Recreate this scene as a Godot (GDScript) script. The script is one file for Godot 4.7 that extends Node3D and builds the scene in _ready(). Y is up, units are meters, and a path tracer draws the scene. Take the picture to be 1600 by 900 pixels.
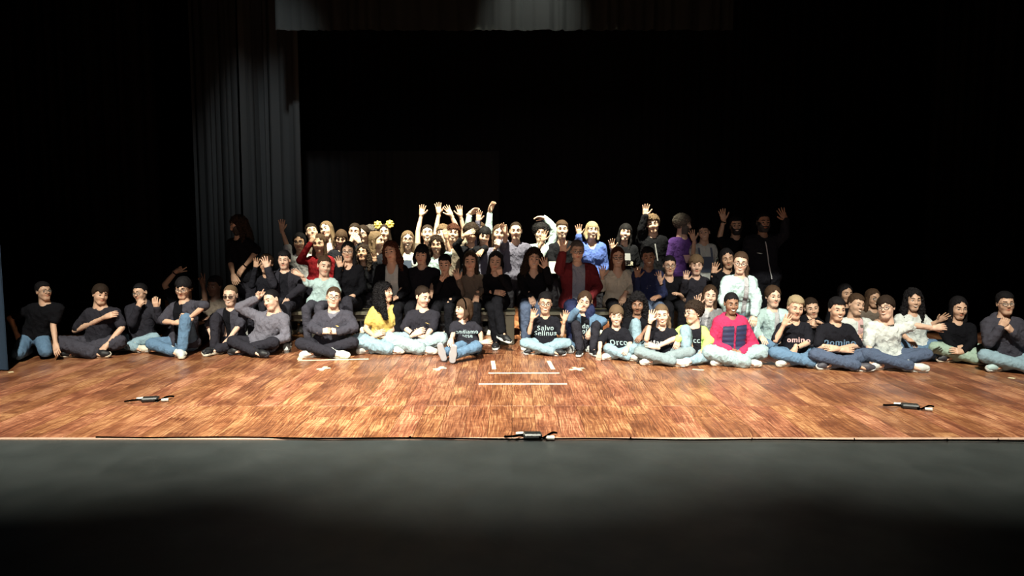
extends Node3D
# A school group on a theatre stage, seen from the auditorium. Camera at the origin's eye height, stage floor at y = 0, the stage runs away along -z.

const FOCAL := 1155.0
const PITCH := 0.09495
const EYE := Vector3(0, 1.75, 0)
const BIG := 1.0

var taken := {}
var mats := {}
var shared := {}
var rng := RandomNumberGenerator.new()
var fold_noise := FastNoiseLite.new()
var text_font := SystemFont.new()

# ---------------------------------------------------------------- placing
func ray(x: float, y: float) -> Vector3:
	return Basis(Vector3.RIGHT, -PITCH) * Vector3((x - 800.0) / FOCAL, (450.0 - y) / FOCAL, -1.0)

func at(x: float, y: float, depth: float) -> Vector3:
	var r := ray(x, y)
	return EYE + r * (depth / -r.z)

func ground(x: float, y: float, height := 0.0) -> Vector3:
	var r := ray(x, y)
	return EYE + r * ((height - EYE.y) / r.y)

# ---------------------------------------------------------------- naming
func numbered(called: String) -> String:
	var n: int = taken.get(called, 0)
	taken[called] = n + 1
	return called if n == 0 else "%s_%03d" % [called, n]

func tag(o: Node, label: String, category: String, group := "") -> Node:
	o.set_meta("label", label)
	o.set_meta("category", category)
	if group != "":
		o.set_meta("group", group)
	return o

func thing(called: String, label: String, category: String, where := Vector3.ZERO, group := "") -> Node3D:
	var o := Node3D.new()
	o.name = numbered(called)
	add_child(o)
	o.position = where
	tag(o, label, category, group)
	return o

func part(called: String, mesh: Mesh, material: Material, parent: Node, xf := Transform3D.IDENTITY) -> MeshInstance3D:
	var o := MeshInstance3D.new()
	o.name = called if parent != self else numbered(called)
	o.mesh = mesh
	o.material_override = material
	o.transform = xf
	parent.add_child(o, true)
	return o

func struct(called: String, mesh: Mesh, material: Material, xf := Transform3D.IDENTITY) -> MeshInstance3D:
	var o := part(called, mesh, material, self, xf)
	o.set_meta("kind", "structure")
	return o

# ---------------------------------------------------------------- materials
func srgb(c: Color) -> Color:
	return c.linear_to_srgb()

func lin(r: float, g: float, b: float) -> Color:
	return Color(r, g, b)

func mat(key: String, c: Color, rough := 0.8, sheen := 0.0, vertex := false) -> StandardMaterial3D:
	var id := "%s %s %s" % [key, c, vertex]
	if mats.has(id):
		return mats[id]
	var m := StandardMaterial3D.new()
	m.albedo_color = srgb(c)
	m.roughness = rough
	m.cull_mode = BaseMaterial3D.CULL_DISABLED
	m.vertex_color_use_as_albedo = vertex
	if rough > 0.7: m.metallic_specular = 0.2
	if sheen > 0.0:
		m.rim_enabled = true
		m.rim = sheen
	mats[id] = m
	return m

func cloth(c: Color) -> StandardMaterial3D:
	var m := mat("cloth", c, 0.95, 0.0)
	if not m.normal_enabled:
		if not shared.has("creases"):
			var n := FastNoiseLite.new()
			n.seed = 12
			n.frequency = 0.012
			n.fractal_type = FastNoiseLite.FRACTAL_RIDGED
			n.fractal_octaves = 3
			n.domain_warp_enabled = true
			n.domain_warp_amplitude = 40.0
			n.domain_warp_frequency = 0.006
			var t := NoiseTexture2D.new()
			t.noise = n
			t.width = 512
			t.height = 512
			t.seamless = true
			t.as_normal_map = true
			t.bump_strength = 9.0
			shared["creases"] = t
		m.normal_enabled = true
		m.normal_texture = shared["creases"]
		m.normal_scale = 1.0
		m.uv1_triplanar = true
		m.uv1_scale = Vector3(1.05, 0.75, 1.05)
	return m

# ---------------------------------------------------------------- surface nets
func nets(d: PackedFloat32Array, nx: int, ny: int, nz: int, lo: Vector3, c: float, wide := 1.9) -> Array:
	var verts := PackedVector3Array()
	var quads := PackedInt32Array()
	var ids := PackedInt32Array()
	ids.resize(nx * ny * nz)
	var sy := nx
	var sz := nx * ny
	var far := c * wide
	for k in nz - 1:
		for j in ny - 1:
			var row := sy * j + sz * k
			for i in nx - 1:
				var b := row + i
				var a0 := d[b]
				if a0 > far or a0 < -far:
					continue
				var a1 := d[b + 1]
				var a2 := d[b + sy]
				var a3 := d[b + sy + 1]
				var a4 := d[b + sz]
				var a5 := d[b + sz + 1]
				var a6 := d[b + sz + sy]
				var a7 := d[b + sz + sy + 1]
				var lowest := minf(minf(minf(a0, a1), minf(a2, a3)), minf(minf(a4, a5), minf(a6, a7)))
				var highest := maxf(maxf(maxf(a0, a1), maxf(a2, a3)), maxf(maxf(a4, a5), maxf(a6, a7)))
				if lowest >= 0.0 or highest < 0.0:
					continue
				var sum := Vector3.ZERO
				var n := 0
				if (a0 < 0.0) != (a1 < 0.0): sum += Vector3(a0 / (a0 - a1), 0, 0); n += 1
				if (a2 < 0.0) != (a3 < 0.0): sum += Vector3(a2 / (a2 - a3), 1, 0); n += 1
				if (a4 < 0.0) != (a5 < 0.0): sum += Vector3(a4 / (a4 - a5), 0, 1); n += 1
				if (a6 < 0.0) != (a7 < 0.0): sum += Vector3(a6 / (a6 - a7), 1, 1); n += 1
				if (a0 < 0.0) != (a2 < 0.0): sum += Vector3(0, a0 / (a0 - a2), 0); n += 1
				if (a1 < 0.0) != (a3 < 0.0): sum += Vector3(1, a1 / (a1 - a3), 0); n += 1
				if (a4 < 0.0) != (a6 < 0.0): sum += Vector3(0, a4 / (a4 - a6), 1); n += 1
				if (a5 < 0.0) != (a7 < 0.0): sum += Vector3(1, a5 / (a5 - a7), 1); n += 1
				if (a0 < 0.0) != (a4 < 0.0): sum += Vector3(0, 0, a0 / (a0 - a4)); n += 1
				if (a1 < 0.0) != (a5 < 0.0): sum += Vector3(1, 0, a1 / (a1 - a5)); n += 1
				if (a2 < 0.0) != (a6 < 0.0): sum += Vector3(0, 1, a2 / (a2 - a6)); n += 1
				if (a3 < 0.0) != (a7 < 0.0): sum += Vector3(1, 1, a3 / (a3 - a7)); n += 1
				verts.push_back(lo + (Vector3(i, j, k) + sum / n) * c)
				var v := verts.size()
				ids[b] = v
				var inside := a0 < 0.0
				if inside != (a1 < 0.0) and j > 0 and k > 0:
					var e1 := ids[b - sy]
					var e2 := ids[b - sy - sz]
					var e3 := ids[b - sz]
					if e1 and e2 and e3:
						if inside: quads.append_array([v - 1, e3 - 1, e2 - 1, e1 - 1])
						else: quads.append_array([v - 1, e1 - 1, e2 - 1, e3 - 1])
				if inside != (a2 < 0.0) and i > 0 and k > 0:
					var e1 := ids[b - sz]
					var e2 := ids[b - sz - 1]
					var e3 := ids[b - 1]
					if e1 and e2 and e3:
						if inside: quads.append_array([v - 1, e3 - 1, e2 - 1, e1 - 1])
						else: quads.append_array([v - 1, e1 - 1, e2 - 1, e3 - 1])
				if inside != (a4 < 0.0) and i > 0 and j > 0:
					var e1 := ids[b - 1]
					var e2 := ids[b - 1 - sy]
					var e3 := ids[b - sy]
					if e1 and e2 and e3:
						if inside: quads.append_array([v - 1, e3 - 1, e2 - 1, e1 - 1])
						else: quads.append_array([v - 1, e1 - 1, e2 - 1, e3 - 1])
	return [verts, quads]

func normals_of(verts: PackedVector3Array, quads: PackedInt32Array) -> PackedVector3Array:
	var n := PackedVector3Array()
	n.resize(verts.size())
	for q in range(0, quads.size(), 4):
		var a := quads[q]
		var b := quads[q + 1]
		var c := quads[q + 2]
		var e := quads[q + 3]
		var f := (verts[e] - verts[b]).cross(verts[c] - verts[a])
		n[a] += f
		n[b] += f
		n[c] += f
		n[e] += f
	for i in n.size():
		n[i] = n[i].normalized()
	return n

# bones: [from, to, radius, radius, blends]; those that blend melt into each other, the rest only meet
func bone_net(bones: Array, c: float, melt := 0.045) -> Array:
	var lo := Vector3.ONE * 1e9
	var hi := -lo
	for b in bones:
		var r := maxf(b[2], b[3]) + c * 2.5
		lo = lo.min(b[0] - Vector3.ONE * r).min(b[1] - Vector3.ONE * r)
		hi = hi.max(b[0] + Vector3.ONE * r).max(b[1] + Vector3.ONE * r)
	var nx := int((hi.x - lo.x) / c) + 2
	var ny := int((hi.y - lo.y) / c) + 2
	var nz := int((hi.z - lo.z) / c) + 2
	var d := PackedFloat32Array()
	d.resize(nx * ny * nz)
	d.fill(BIG)
	for turn in 2:
		for bone in bones:
			var soft: bool = bone[4]
			if soft != (turn == 0):
				continue
			var a: Vector3 = bone[0]
			var ab: Vector3 = bone[1] - a
			var ra: float = bone[2]
			var dr: float = bone[3] - ra
			var len2 := maxf(ab.length_squared(), 1e-8)
			var reach := maxf(ra, ra + dr) + c * 2.2 + (melt if soft else 0.0)
			var p0 := (a.min(a + ab) - Vector3.ONE * reach - lo) / c
			var p1 := (a.max(a + ab) + Vector3.ONE * reach - lo) / c
			var x0 := maxi(0, int(p0.x))
			var x1 := mini(nx, int(p1.x) + 1)
			for k in range(maxi(0, int(p0.z)), mini(nz, int(p1.z) + 1)):
				for j in range(maxi(0, int(p0.y)), mini(ny, int(p1.y) + 1)):
					var row := nx * (j + ny * k)
					var p := lo + Vector3(x0, j, k) * c - a
					for i in range(x0, x1):
						var t := clampf(p.dot(ab) / len2, 0.0, 1.0)
						var s := (p - ab * t).length() - ra - dr * t
						var was := d[row + i]
						if soft:
							var h := melt - absf(s - was)
							d[row + i] = minf(s, was) - (h * h / (4.0 * melt) if h > 0.0 else 0.0)
						elif s < was:
							d[row + i] = s
						p.x += c
	return nets(d, nx, ny, nz, lo, c)

func field_net(field: Callable, lo: Vector3, hi: Vector3, c: float) -> Array:
	var nx := int((hi.x - lo.x) / c) + 2
	var ny := int((hi.y - lo.y) / c) + 2
	var nz := int((hi.z - lo.z) / c) + 2
	var d := PackedFloat32Array()
	d.resize(nx * ny * nz)
	var at_ := 0
	for k in nz:
		for j in ny:
			for i in nx:
				d[at_] = field.call(lo + Vector3(i, j, k) * c)
				at_ += 1
	return nets(d, nx, ny, nz, lo, c, 6.0)

# a growing mesh: vertices, normals, colours, indices
class Pile:
	var v := PackedVector3Array()
	var n := PackedVector3Array()
	var c := PackedColorArray()
	var i := PackedInt32Array()

	func add_quads(verts: PackedVector3Array, nor: PackedVector3Array, quads: PackedInt32Array, colors: PackedColorArray = PackedColorArray(), keep: PackedFloat32Array = PackedFloat32Array()) -> void:
		var base := v.size()
		v.append_array(verts)
		n.append_array(nor)
		if colors.size():
			c.append_array(colors)
		else:
			var w := PackedColorArray()
			w.resize(verts.size())
			w.fill(Color.WHITE)
			c.append_array(w)
		var cut := keep.size() > 0
		for q in range(0, quads.size(), 4):
			var a := quads[q]
			var b := quads[q + 1]
			var d := quads[q + 2]
			var e := quads[q + 3]
			if cut:
				var low := minf(minf(keep[a], keep[b]), minf(keep[d], keep[e]))
				if low < 0.0:
					clip(base, a, b, d, keep)
					clip(base, a, d, e, keep)
					continue
			i.append_array([base + a, base + b, base + d, base + a, base + d, base + e])

	func clip(base: int, a: int, b: int, d: int, keep: PackedFloat32Array) -> void:
		var src := [a, b, d]
		var out := PackedInt32Array()
		for k in 3:
			var p: int = src[k]
			var q: int = src[(k + 1) % 3]
			if keep[p] >= 0.0:
				out.push_back(base + p)
			if (keep[p] >= 0.0) != (keep[q] >= 0.0):
				var t := keep[p] / (keep[p] - keep[q])
				v.push_back(v[base + p].lerp(v[base + q], t))
				n.push_back(n[base + p].lerp(n[base + q], t).normalized())
				c.push_back(c[base + p].lerp(c[base + q], t))
				out.push_back(v.size() - 1)
		for k in range(1, out.size() - 1):
			i.append_array([out[0], out[k], out[k + 1]])

	func add(other: Pile, xf: Transform3D) -> void:
		var base := v.size()
		var nb := xf.basis.inverse().transposed()
		v.append_array(xf * other.v)
		for q in other.n:
			n.push_back((nb * q).normalized())
		c.append_array(other.c)
		var flip := xf.basis.determinant() < 0.0
		for q in range(0, other.i.size(), 3):
			if flip: i.append_array([base + other.i[q], base + other.i[q + 2], base + other.i[q + 1]])
			else: i.append_array([base + other.i[q], base + other.i[q + 1], base + other.i[q + 2]])

	func mesh() -> ArrayMesh:
		var m := ArrayMesh.new()
		var a := []
		a.resize(Mesh.ARRAY_MAX)
		a[Mesh.ARRAY_VERTEX] = v
		a[Mesh.ARRAY_NORMAL] = n
		a[Mesh.ARRAY_COLOR] = c
		a[Mesh.ARRAY_INDEX] = i
		m.add_surface_from_arrays(Mesh.PRIMITIVE_TRIANGLES, a)
		return m

# a swept round tube through points
func tube(points: PackedVector3Array, radius: float, sides := 6, closed := false, pile: Pile = null, flat := 1.0) -> Pile:
	var p := pile if pile else Pile.new()
	var verts := PackedVector3Array()
	var nor := PackedVector3Array()
	var quads := PackedInt32Array()
	var n := points.size()
	var up := Vector3.UP
	for k in n:
		var t: Vector3
		if closed: t = points[(k + 1) % n] - points[(k + n - 1) % n]
		else: t = points[mini(k + 1, n - 1)] - points[maxi(k - 1, 0)]
		t = t.normalized()
		var side := t.cross(up)
		if side.length() < 0.1: side = t.cross(Vector3.RIGHT)
		side = side.normalized()
		var top := side.cross(t)
		for s in sides:
			var w := TAU * s / sides
			var dir := side * cos(w) + top * sin(w) * flat
			verts.push_back(points[k] + dir * radius)
			nor.push_back(dir.normalized())
	for k in (n if closed else n - 1):
		for s in sides:
			var a := k * sides + s
			var b := k * sides + (s + 1) % sides
			var k2 := (k + 1) % n
			quads.append_array([a, k2 * sides + s, k2 * sides + (s + 1) % sides, b])
	if not closed:
		for q in range(1, sides - 1, 2):
			quads.append_array([0, q, q + 1, mini(q + 2, sides - 1)])
			var z := (n - 1) * sides
			quads.append_array([z, z + mini(q + 2, sides - 1), z + q + 1, z + q])
	p.add_quads(verts, nor, quads)
	return p

func box(size: Vector3) -> BoxMesh:
	var key := "box %s" % size
	if not shared.has(key):
		var b := BoxMesh.new()
		b.size = size
		shared[key] = b
	return shared[key]

# a box with bevelled edges
func chamfered(size: Vector3, edge: float) -> Mesh:
	var key := "cham %s %s" % [size, edge]
	if shared.has(key):
		return shared[key]
	var st := SurfaceTool.new()
	st.begin(Mesh.PRIMITIVE_TRIANGLES)
	var h := size / 2.0
	var pts := []
	for x in [-1, 1]:
		for y in [-1, 1]:
			for z in [-1, 1]:
				var s := Vector3(x, y, z)
				pts.push_back(Vector3(x * h.x, y * (h.y - edge), z * (h.z - edge)))
				pts.push_back(Vector3(x * (h.x - edge), y * h.y, z * (h.z - edge)))
				pts.push_back(Vector3(x * (h.x - edge), y * (h.y - edge), z * h.z))
	# the convex hull's faces: six sides, twelve bevels, eight corners
	var face := func(ids: Array):
		var mid := Vector3.ZERO
		for q in ids: mid += pts[q]
		mid /= ids.size()
		var nrm: Vector3 = (pts[ids[1]] - pts[ids[0]]).cross(pts[ids[2]] - pts[ids[0]])
		var order := ids.duplicate()
		if nrm.dot(mid) > 0.0: order.reverse()
		for q in range(1, order.size() - 1):
			for w in [order[0], order[q], order[q + 1]]:
				st.set_smooth_group(-1)
				st.add_vertex(pts[w])
	var corner := func(x: int, y: int, z: int, axis: int) -> int: return (x * 4 + y * 2 + z) * 3 + axis
	for s in 2:
		face.call([corner.call(s, 0, 0, 0), corner.call(s, 1, 0, 0), corner.call(s, 1, 1, 0), corner.call(s, 0, 1, 0)])
		face.call([corner.call(0, s, 0, 1), corner.call(1, s, 0, 1), corner.call(1, s, 1, 1), corner.call(0, s, 1, 1)])
		face.call([corner.call(0, 0, s, 2), corner.call(1, 0, s, 2), corner.call(1, 1, s, 2), corner.call(0, 1, s, 2)])
		for t in 2:
			face.call([corner.call(s, t, 0, 0), corner.call(s, t, 1, 0), corner.call(s, t, 1, 1), corner.call(s, t, 0, 1)])
			face.call([corner.call(s, 0, t, 0), corner.call(s, 1, t, 0), corner.call(s, 1, t, 2), corner.call(s, 0, t, 2)])
			face.call([corner.call(0, s, t, 1), corner.call(1, s, t, 1), corner.call(1, s, t, 2), corner.call(0, s, t, 2)])
			for w in 2:
				face.call([corner.call(s, t, w, 0), corner.call(s, t, w, 1), corner.call(s, t, w, 2)])
	st.generate_normals()
	shared[key] = st.commit()
	return shared[key]

# ---------------------------------------------------------------- distance fields for heads, hair, hands, shoes
static func cap(p: Vector3, a: Vector3, b: Vector3, ra: float, rb: float) -> float:
	var ab := b - a
	var t := clampf((p - a).dot(ab) / ab.length_squared(), 0.0, 1.0)
	return (p - a - ab * t).length() - lerpf(ra, rb, t)

static func ell(p: Vector3, c: Vector3, r: Vector3) -> float:
	var q := (p - c) / r
	var k0 := q.length()
	var k1 := (q / r).length()
	return k0 * (k0 - 1.0) / maxf(k1, 1e-5)

static func melt(a: float, b: float, k: float) -> float:
	var h := maxf(k - absf(a - b), 0.0)
	return minf(a, b) - h * h / (4.0 * k)

static func carve(a: float, b: float, k: float) -> float:
	var h := maxf(k - absf(a + b), 0.0)
	return maxf(a, -b) + h * h / (4.0 * k)

func head_field(p: Vector3, soft := 0.0) -> float:
	var q := Vector3(absf(p.x), p.y, p.z)
	var d := ell(p, Vector3(0, 0.030, -0.014), Vector3(0.074, 0.088, 0.096))
	d = melt(d, ell(p, Vector3(0, -0.042, 0.020), Vector3(0.056 - soft * 0.001, 0.070, 0.066)), 0.045)
	d = melt(d, cap(p, Vector3(-0.012, -0.099, 0.054), Vector3(0.012, -0.099, 0.054), 0.018 - soft * 0.003, 0.018 - soft * 0.003), 0.035)
	d = melt(d, cap(q, Vector3(0.042 - soft * 0.004, -0.062, 0.012), Vector3(0.018, -0.097, 0.050), 0.017 - soft * 0.004, 0.014 - soft * 0.003), 0.035)
	d = melt(d, ell(q, Vector3(0.036, -0.030, 0.054), Vector3(0.026, 0.026, 0.026)), 0.03)
	d = melt(d, cap(q, Vector3(0.010, 0.022, 0.081), Vector3(0.046, 0.022, 0.062), 0.009 - soft * 0.002, 0.008 - soft * 0.002), 0.022)
	d = carve(d, ell(q, Vector3(0.031, 0.003, 0.093), Vector3(0.018, 0.012, 0.013)), 0.014)
	d = melt(d, cap(p, Vector3(0, 0.012, 0.086), Vector3(0, -0.024, 0.1025 - soft * 0.003), 0.0065, 0.0105 - soft * 0.0015), 0.015)
	d = melt(d, ell(q, Vector3(0.010, -0.029, 0.092), Vector3(0.0085, 0.0075, 0.012)), 0.009)
	d = melt(d, cap(q, Vector3(0.0, -0.0555, 0.0875), Vector3(0.027, -0.0565, 0.0725), 0.0046, 0.0025), 0.006)
	d = melt(d, cap(q, Vector3(0.0, -0.0675, 0.0855), Vector3(0.025, -0.0600, 0.0725), 0.0054, 0.0025), 0.006)
	d = carve(d, cap(q, Vector3(0.0, -0.0612, 0.0965), Vector3(0.028, -0.0575, 0.081), 0.0017, 0.0017), 0.003)
	var ear := ell(q, Vector3(0.078, -0.006, -0.012), Vector3(0.009, 0.030, 0.019))
	ear = carve(ear, ell(q, Vector3(0.086, -0.004, -0.008), Vector3(0.006, 0.018, 0.010)), 0.004)
	d = melt(d, ear, 0.008)
	d = melt(d, cap(p, Vector3(0, -0.055, -0.024), Vector3(0, -0.175, -0.032), 0.049 - soft * 0.007, 0.054 - soft * 0.008), 0.03)
	return d

func eyeball() -> Mesh:
	var p := Pile.new()
	var verts := PackedVector3Array()
	var nor := PackedVector3Array()
	var col := PackedColorArray()
	var quads := PackedInt32Array()
	for a in 7:
		var phi := PI * 0.5 * a / 6.0
		for b in 10:
			var dir := Vector3(sin(phi) * cos(TAU * b / 10), sin(phi) * sin(TAU * b / 10), cos(phi))
			verts.push_back(dir * 0.0135)
			nor.push_back(dir)
			col.push_back(Color(0.01, 0.006, 0.004) if a < 2 else (Color(0.05, 0.025, 0.012) if a < 4 else Color(0.50, 0.47, 0.44)))
	for a in 6:
		for b in 10:
			quads.append_array([a * 10 + b, a * 10 + (b + 1) % 10, a * 10 + 10 + (b + 1) % 10, a * 10 + 10 + b])
	p.add_quads(verts, nor, quads, col)
	return p.mesh()

func hair_field(kind: String) -> Callable:
	var n1 := FastNoiseLite.new()
	n1.seed = kind.hash() % 1000
	n1.frequency = 1.0
	n1.fractal_octaves = 2
	# locks: ridges that run down from the crown
	var locks := func(p: Vector3, many: float, long: float) -> float:
		var a := atan2(p.x, p.z + 0.02)
		var r := Vector2(p.x, p.z + 0.02).length()
		var w := n1.get_noise_3d(p.x * 22, p.y * 14, p.z * 22)
		return (absf(n1.get_noise_2d(a * many + w * 1.2, p.y * long + r * long * 0.7)) - 0.2) * 0.011
	var cap_of := func(p: Vector3, grow: float, line: float, back: float) -> float:
		# a cap of hair: everything round the skull that is above the hairline in front and above the nape behind
		var d := ell(p, Vector3(0, 0.032, -0.018), Vector3(0.079, 0.092, 0.099) + Vector3.ONE * grow)
		var ragged := n1.get_noise_3d(p.x * 95, 7.0, p.z * 60) * 0.014
		var low := lerpf(line + ragged, back, smoothstep(0.055, -0.035, p.z))
		return maxf(d, (low - p.y) * 0.8)
	match kind:
		"short": return func(p):
			return cap_of.call(p, 0.007 + 0.006 * smoothstep(0.03, 0.10, p.y), 0.064, -0.05) + locks.call(p, 9.0, 14.0) + n1.get_noise_3dv(p * 70) * 0.003
		"crop": return func(p): return cap_of.call(p, 0.001, 0.072, -0.045) + n1.get_noise_3dv(p * 110) * 0.0022
		"tied": return func(p):
			var d: float = cap_of.call(p, 0.004, 0.070 - absf(p.x) * 0.12, -0.055) + n1.get_noise_3d(p.x * 120, p.y * 25, p.z * 25) * 0.0035
			return melt(d, ell(p, Vector3(0, 0.02, -0.125), Vector3(0.03, 0.032, 0.028)) + n1.get_noise_3dv(p * 60) * 0.004, 0.015)
		"ponytail": return func(p):
			var d: float = cap_of.call(p, 0.005, 0.070 - absf(p.x) * 0.12, -0.055) + n1.get_noise_3d(p.x * 120, p.y * 25, p.z * 25) * 0.0035
			d = melt(d, cap(p, Vector3(0.02, 0.03, -0.115), Vector3(0.07, -0.08, -0.09), 0.022, 0.032), 0.02)
			d = melt(d, cap(p, Vector3(0.07, -0.08, -0.09), Vector3(0.085, -0.24, 0.02), 0.034, 0.012) + n1.get_noise_3d(p.x * 80, p.y * 20, p.z * 80) * 0.014, 0.02)
			return d
		"bowl": return func(p):
			return cap_of.call(p, 0.013, 0.040 + 0.010 * sin(p.x * 70.0), -0.045) + locks.call(p, 8.0, 9.0)
		"tousled": return func(p):
			return cap_of.call(p, 0.016, 0.056, -0.05) + n1.get_noise_3dv(p * 55) * 0.020
		"curtains": return func(p):
			return cap_of.call(p, 0.012, 0.086 - absf(p.x) * 0.80, -0.06) + locks.call(p, 8.0, 9.0)
		"afro": return func(p):
			var d := ell(p, Vector3(0, 0.048, -0.030), Vector3(0.120, 0.108, 0.120)) + n1.get_noise_3dv(p * 80) * 0.020
			d = maxf(d, -ell(p, Vector3(0, -0.035, 0.088), Vector3(0.066, 0.095, 0.075)))
			return maxf(d, (-0.075 - p.y))
	# hair that falls past the chin: a cap, two side locks, a back
	var fringe := kind in ["fringe", "bob"]
	var drop := -0.115 if kind == "bob" else (-0.22 if kind == "fringe" else (-0.30 if kind != "wavy" else -0.25))
	var bulk := {"curly": 0.020, "wavy": 0.010, "bob": 0.004, "long": 0.0, "fringe": 0.002}
	var b: float = bulk.get(kind, 0.004)
	return func(p):
		var q := Vector3(absf(p.x), p.y, p.z)
		var d: float = cap_of.call(p, 0.007 + b * 0.6, (0.034 if fringe else 0.084 - absf(p.x) * 0.55), -0.06)
		d = melt(d, cap(q, Vector3(0.064 + b, 0.03, 0.006), Vector3(0.076 + b * 1.6, drop * 0.5, -0.002), 0.024 + b * 0.5, 0.027 + b), 0.02)
		d = melt(d, cap(q, Vector3(0.076 + b * 1.6, drop * 0.5, -0.002), Vector3(0.072 + b * 2.0, drop, 0.035), 0.027 + b, 0.012 + b), 0.02)
		d = melt(d, ell(p, Vector3(0, drop * 0.42, -0.070), Vector3(0.080 + b, -drop * 0.62 + 0.05, 0.045 + b * 2.2)), 0.03)
		d = maxf(d, -cap(p, Vector3(0, 0.018, 0.09), Vector3(0, -0.20, 0.07), 0.057, 0.052)) if not fringe else maxf(d, -cap(p, Vector3(0, -0.034, 0.09), Vector3(0, -0.20, 0.07), 0.061, 0.052))
		if kind == "curly": return d + n1.get_noise_3dv(p * 62) * 0.030
		if kind == "wavy": return d + n1.get_noise_3d(p.x * 55, p.y * 32, p.z * 55) * 0.020 + locks.call(p, 7.0, 5.0) * 0.6
		return d + locks.call(p, 8.0, 4.0) * 0.9 + n1.get_noise_3d(p.x * 85, p.y * 8, p.z * 85) * 0.005

func hand_pile(kind: String) -> Pile:
	# right hand, palm to +z, fingers to +y, thumb to +x
	var caps := []
	var add := func(a: Vector3, b: Vector3, r: float, r2: float): caps.push_back([a, b, r, r2])
	add.call(Vector3(0, -0.035, 0), Vector3(0, 0.02, 0), 0.026, 0.027)
	for s in [-1.0, -0.33, 0.33, 1.0]:
		add.call(Vector3(s * 0.016, 0.015, 0), Vector3(s * 0.029, 0.078, 0), 0.0165, 0.0135)
	var long := [0.062, 0.078, 0.082, 0.072]
	for f in 4:
		var s := [-1.0, -0.33, 0.33, 1.0][f] as float
		var base := Vector3(s * 0.030, 0.084, 0)
		var spread := s * (0.26 if kind == "wave" else 0.06)
		var bend := 0.10
		match kind:
			"rest": bend = 0.42
			"fist": bend = 1.35
			"peace":
				bend = 1.45 if f < 2 else 0.05
				spread = 0.22 if f == 3 else (-0.14 if f == 2 else spread)
			"point": bend = 0.05 if f == 3 else 1.3
		var dir := Vector3(sin(spread), cos(spread), 0)
		var p := base
		var turned := 0.0
		for seg in 3:
			turned += bend * (0.55 if seg == 0 else 0.75)
			var step: Vector3 = (dir * cos(turned) + Vector3(0, 0, 1) * sin(turned)) * long[f] * [0.44, 0.32, 0.24][seg]
			add.call(p, p + step, 0.0098 - seg * 0.0009, 0.0092 - seg * 0.001)
			p += step
	var tb := Vector3(0.022, 0.022, 0.008)
	var td := Vector3(0.75, 0.62, 0.22) if kind == "wave" else Vector3(0.42, 0.85, 0.40)
	if kind in ["fist", "peace", "point"]: td = Vector3(0.15, 0.75, 0.65)
	td = td.normalized()
	add.call(tb, tb + td * 0.042, 0.0165, 0.0125)
	add.call(tb + td * 0.042, tb + td * 0.042 + (td + Vector3(-0.1, 0.45, 0.1)).normalized() * 0.034, 0.0118, 0.0100)
	add.call(tb + td * 0.042 + (td + Vector3(-0.1, 0.45, 0.1)).normalized() * 0.034, tb + td * 0.042 + (td + Vector3(-0.1, 0.5, 0.15)).normalized() * 0.056, 0.0100, 0.0086)
	var bones := []
	for k in caps.size():
		bones.push_back([caps[k][0], caps[k][1], caps[k][2], caps[k][3], k < 5])
	var net := bone_net(bones, 0.0052, 0.02)
	var p := Pile.new()
	p.add_quads(net[0], normals_of(net[0], net[1]), net[1])
	return p

func tinted_head(net: Array) -> Pile:
	var col := PackedColorArray()
	for v in net[0]:
		var lips := smoothstep(1.0, 0.55, Vector2(v.x / 0.029, (v.y + 0.0612) / 0.0125).length()) * smoothstep(0.064, 0.072, v.z)
		var flush := smoothstep(1.0, 0.0, Vector2((absf(v.x) - 0.042) / 0.03, (v.y + 0.03) / 0.025).length()) * smoothstep(0.02, 0.05, v.z) * 0.35
		col.push_back(Color(1, 1, 1).lerp(Color(0.80, 0.45, 0.42), lips).lerp(Color(1.0, 0.82, 0.78), flush))
	var p := Pile.new()
	p.add_quads(net[0], normals_of(net[0], net[1]), net[1], col)
	return p

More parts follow.
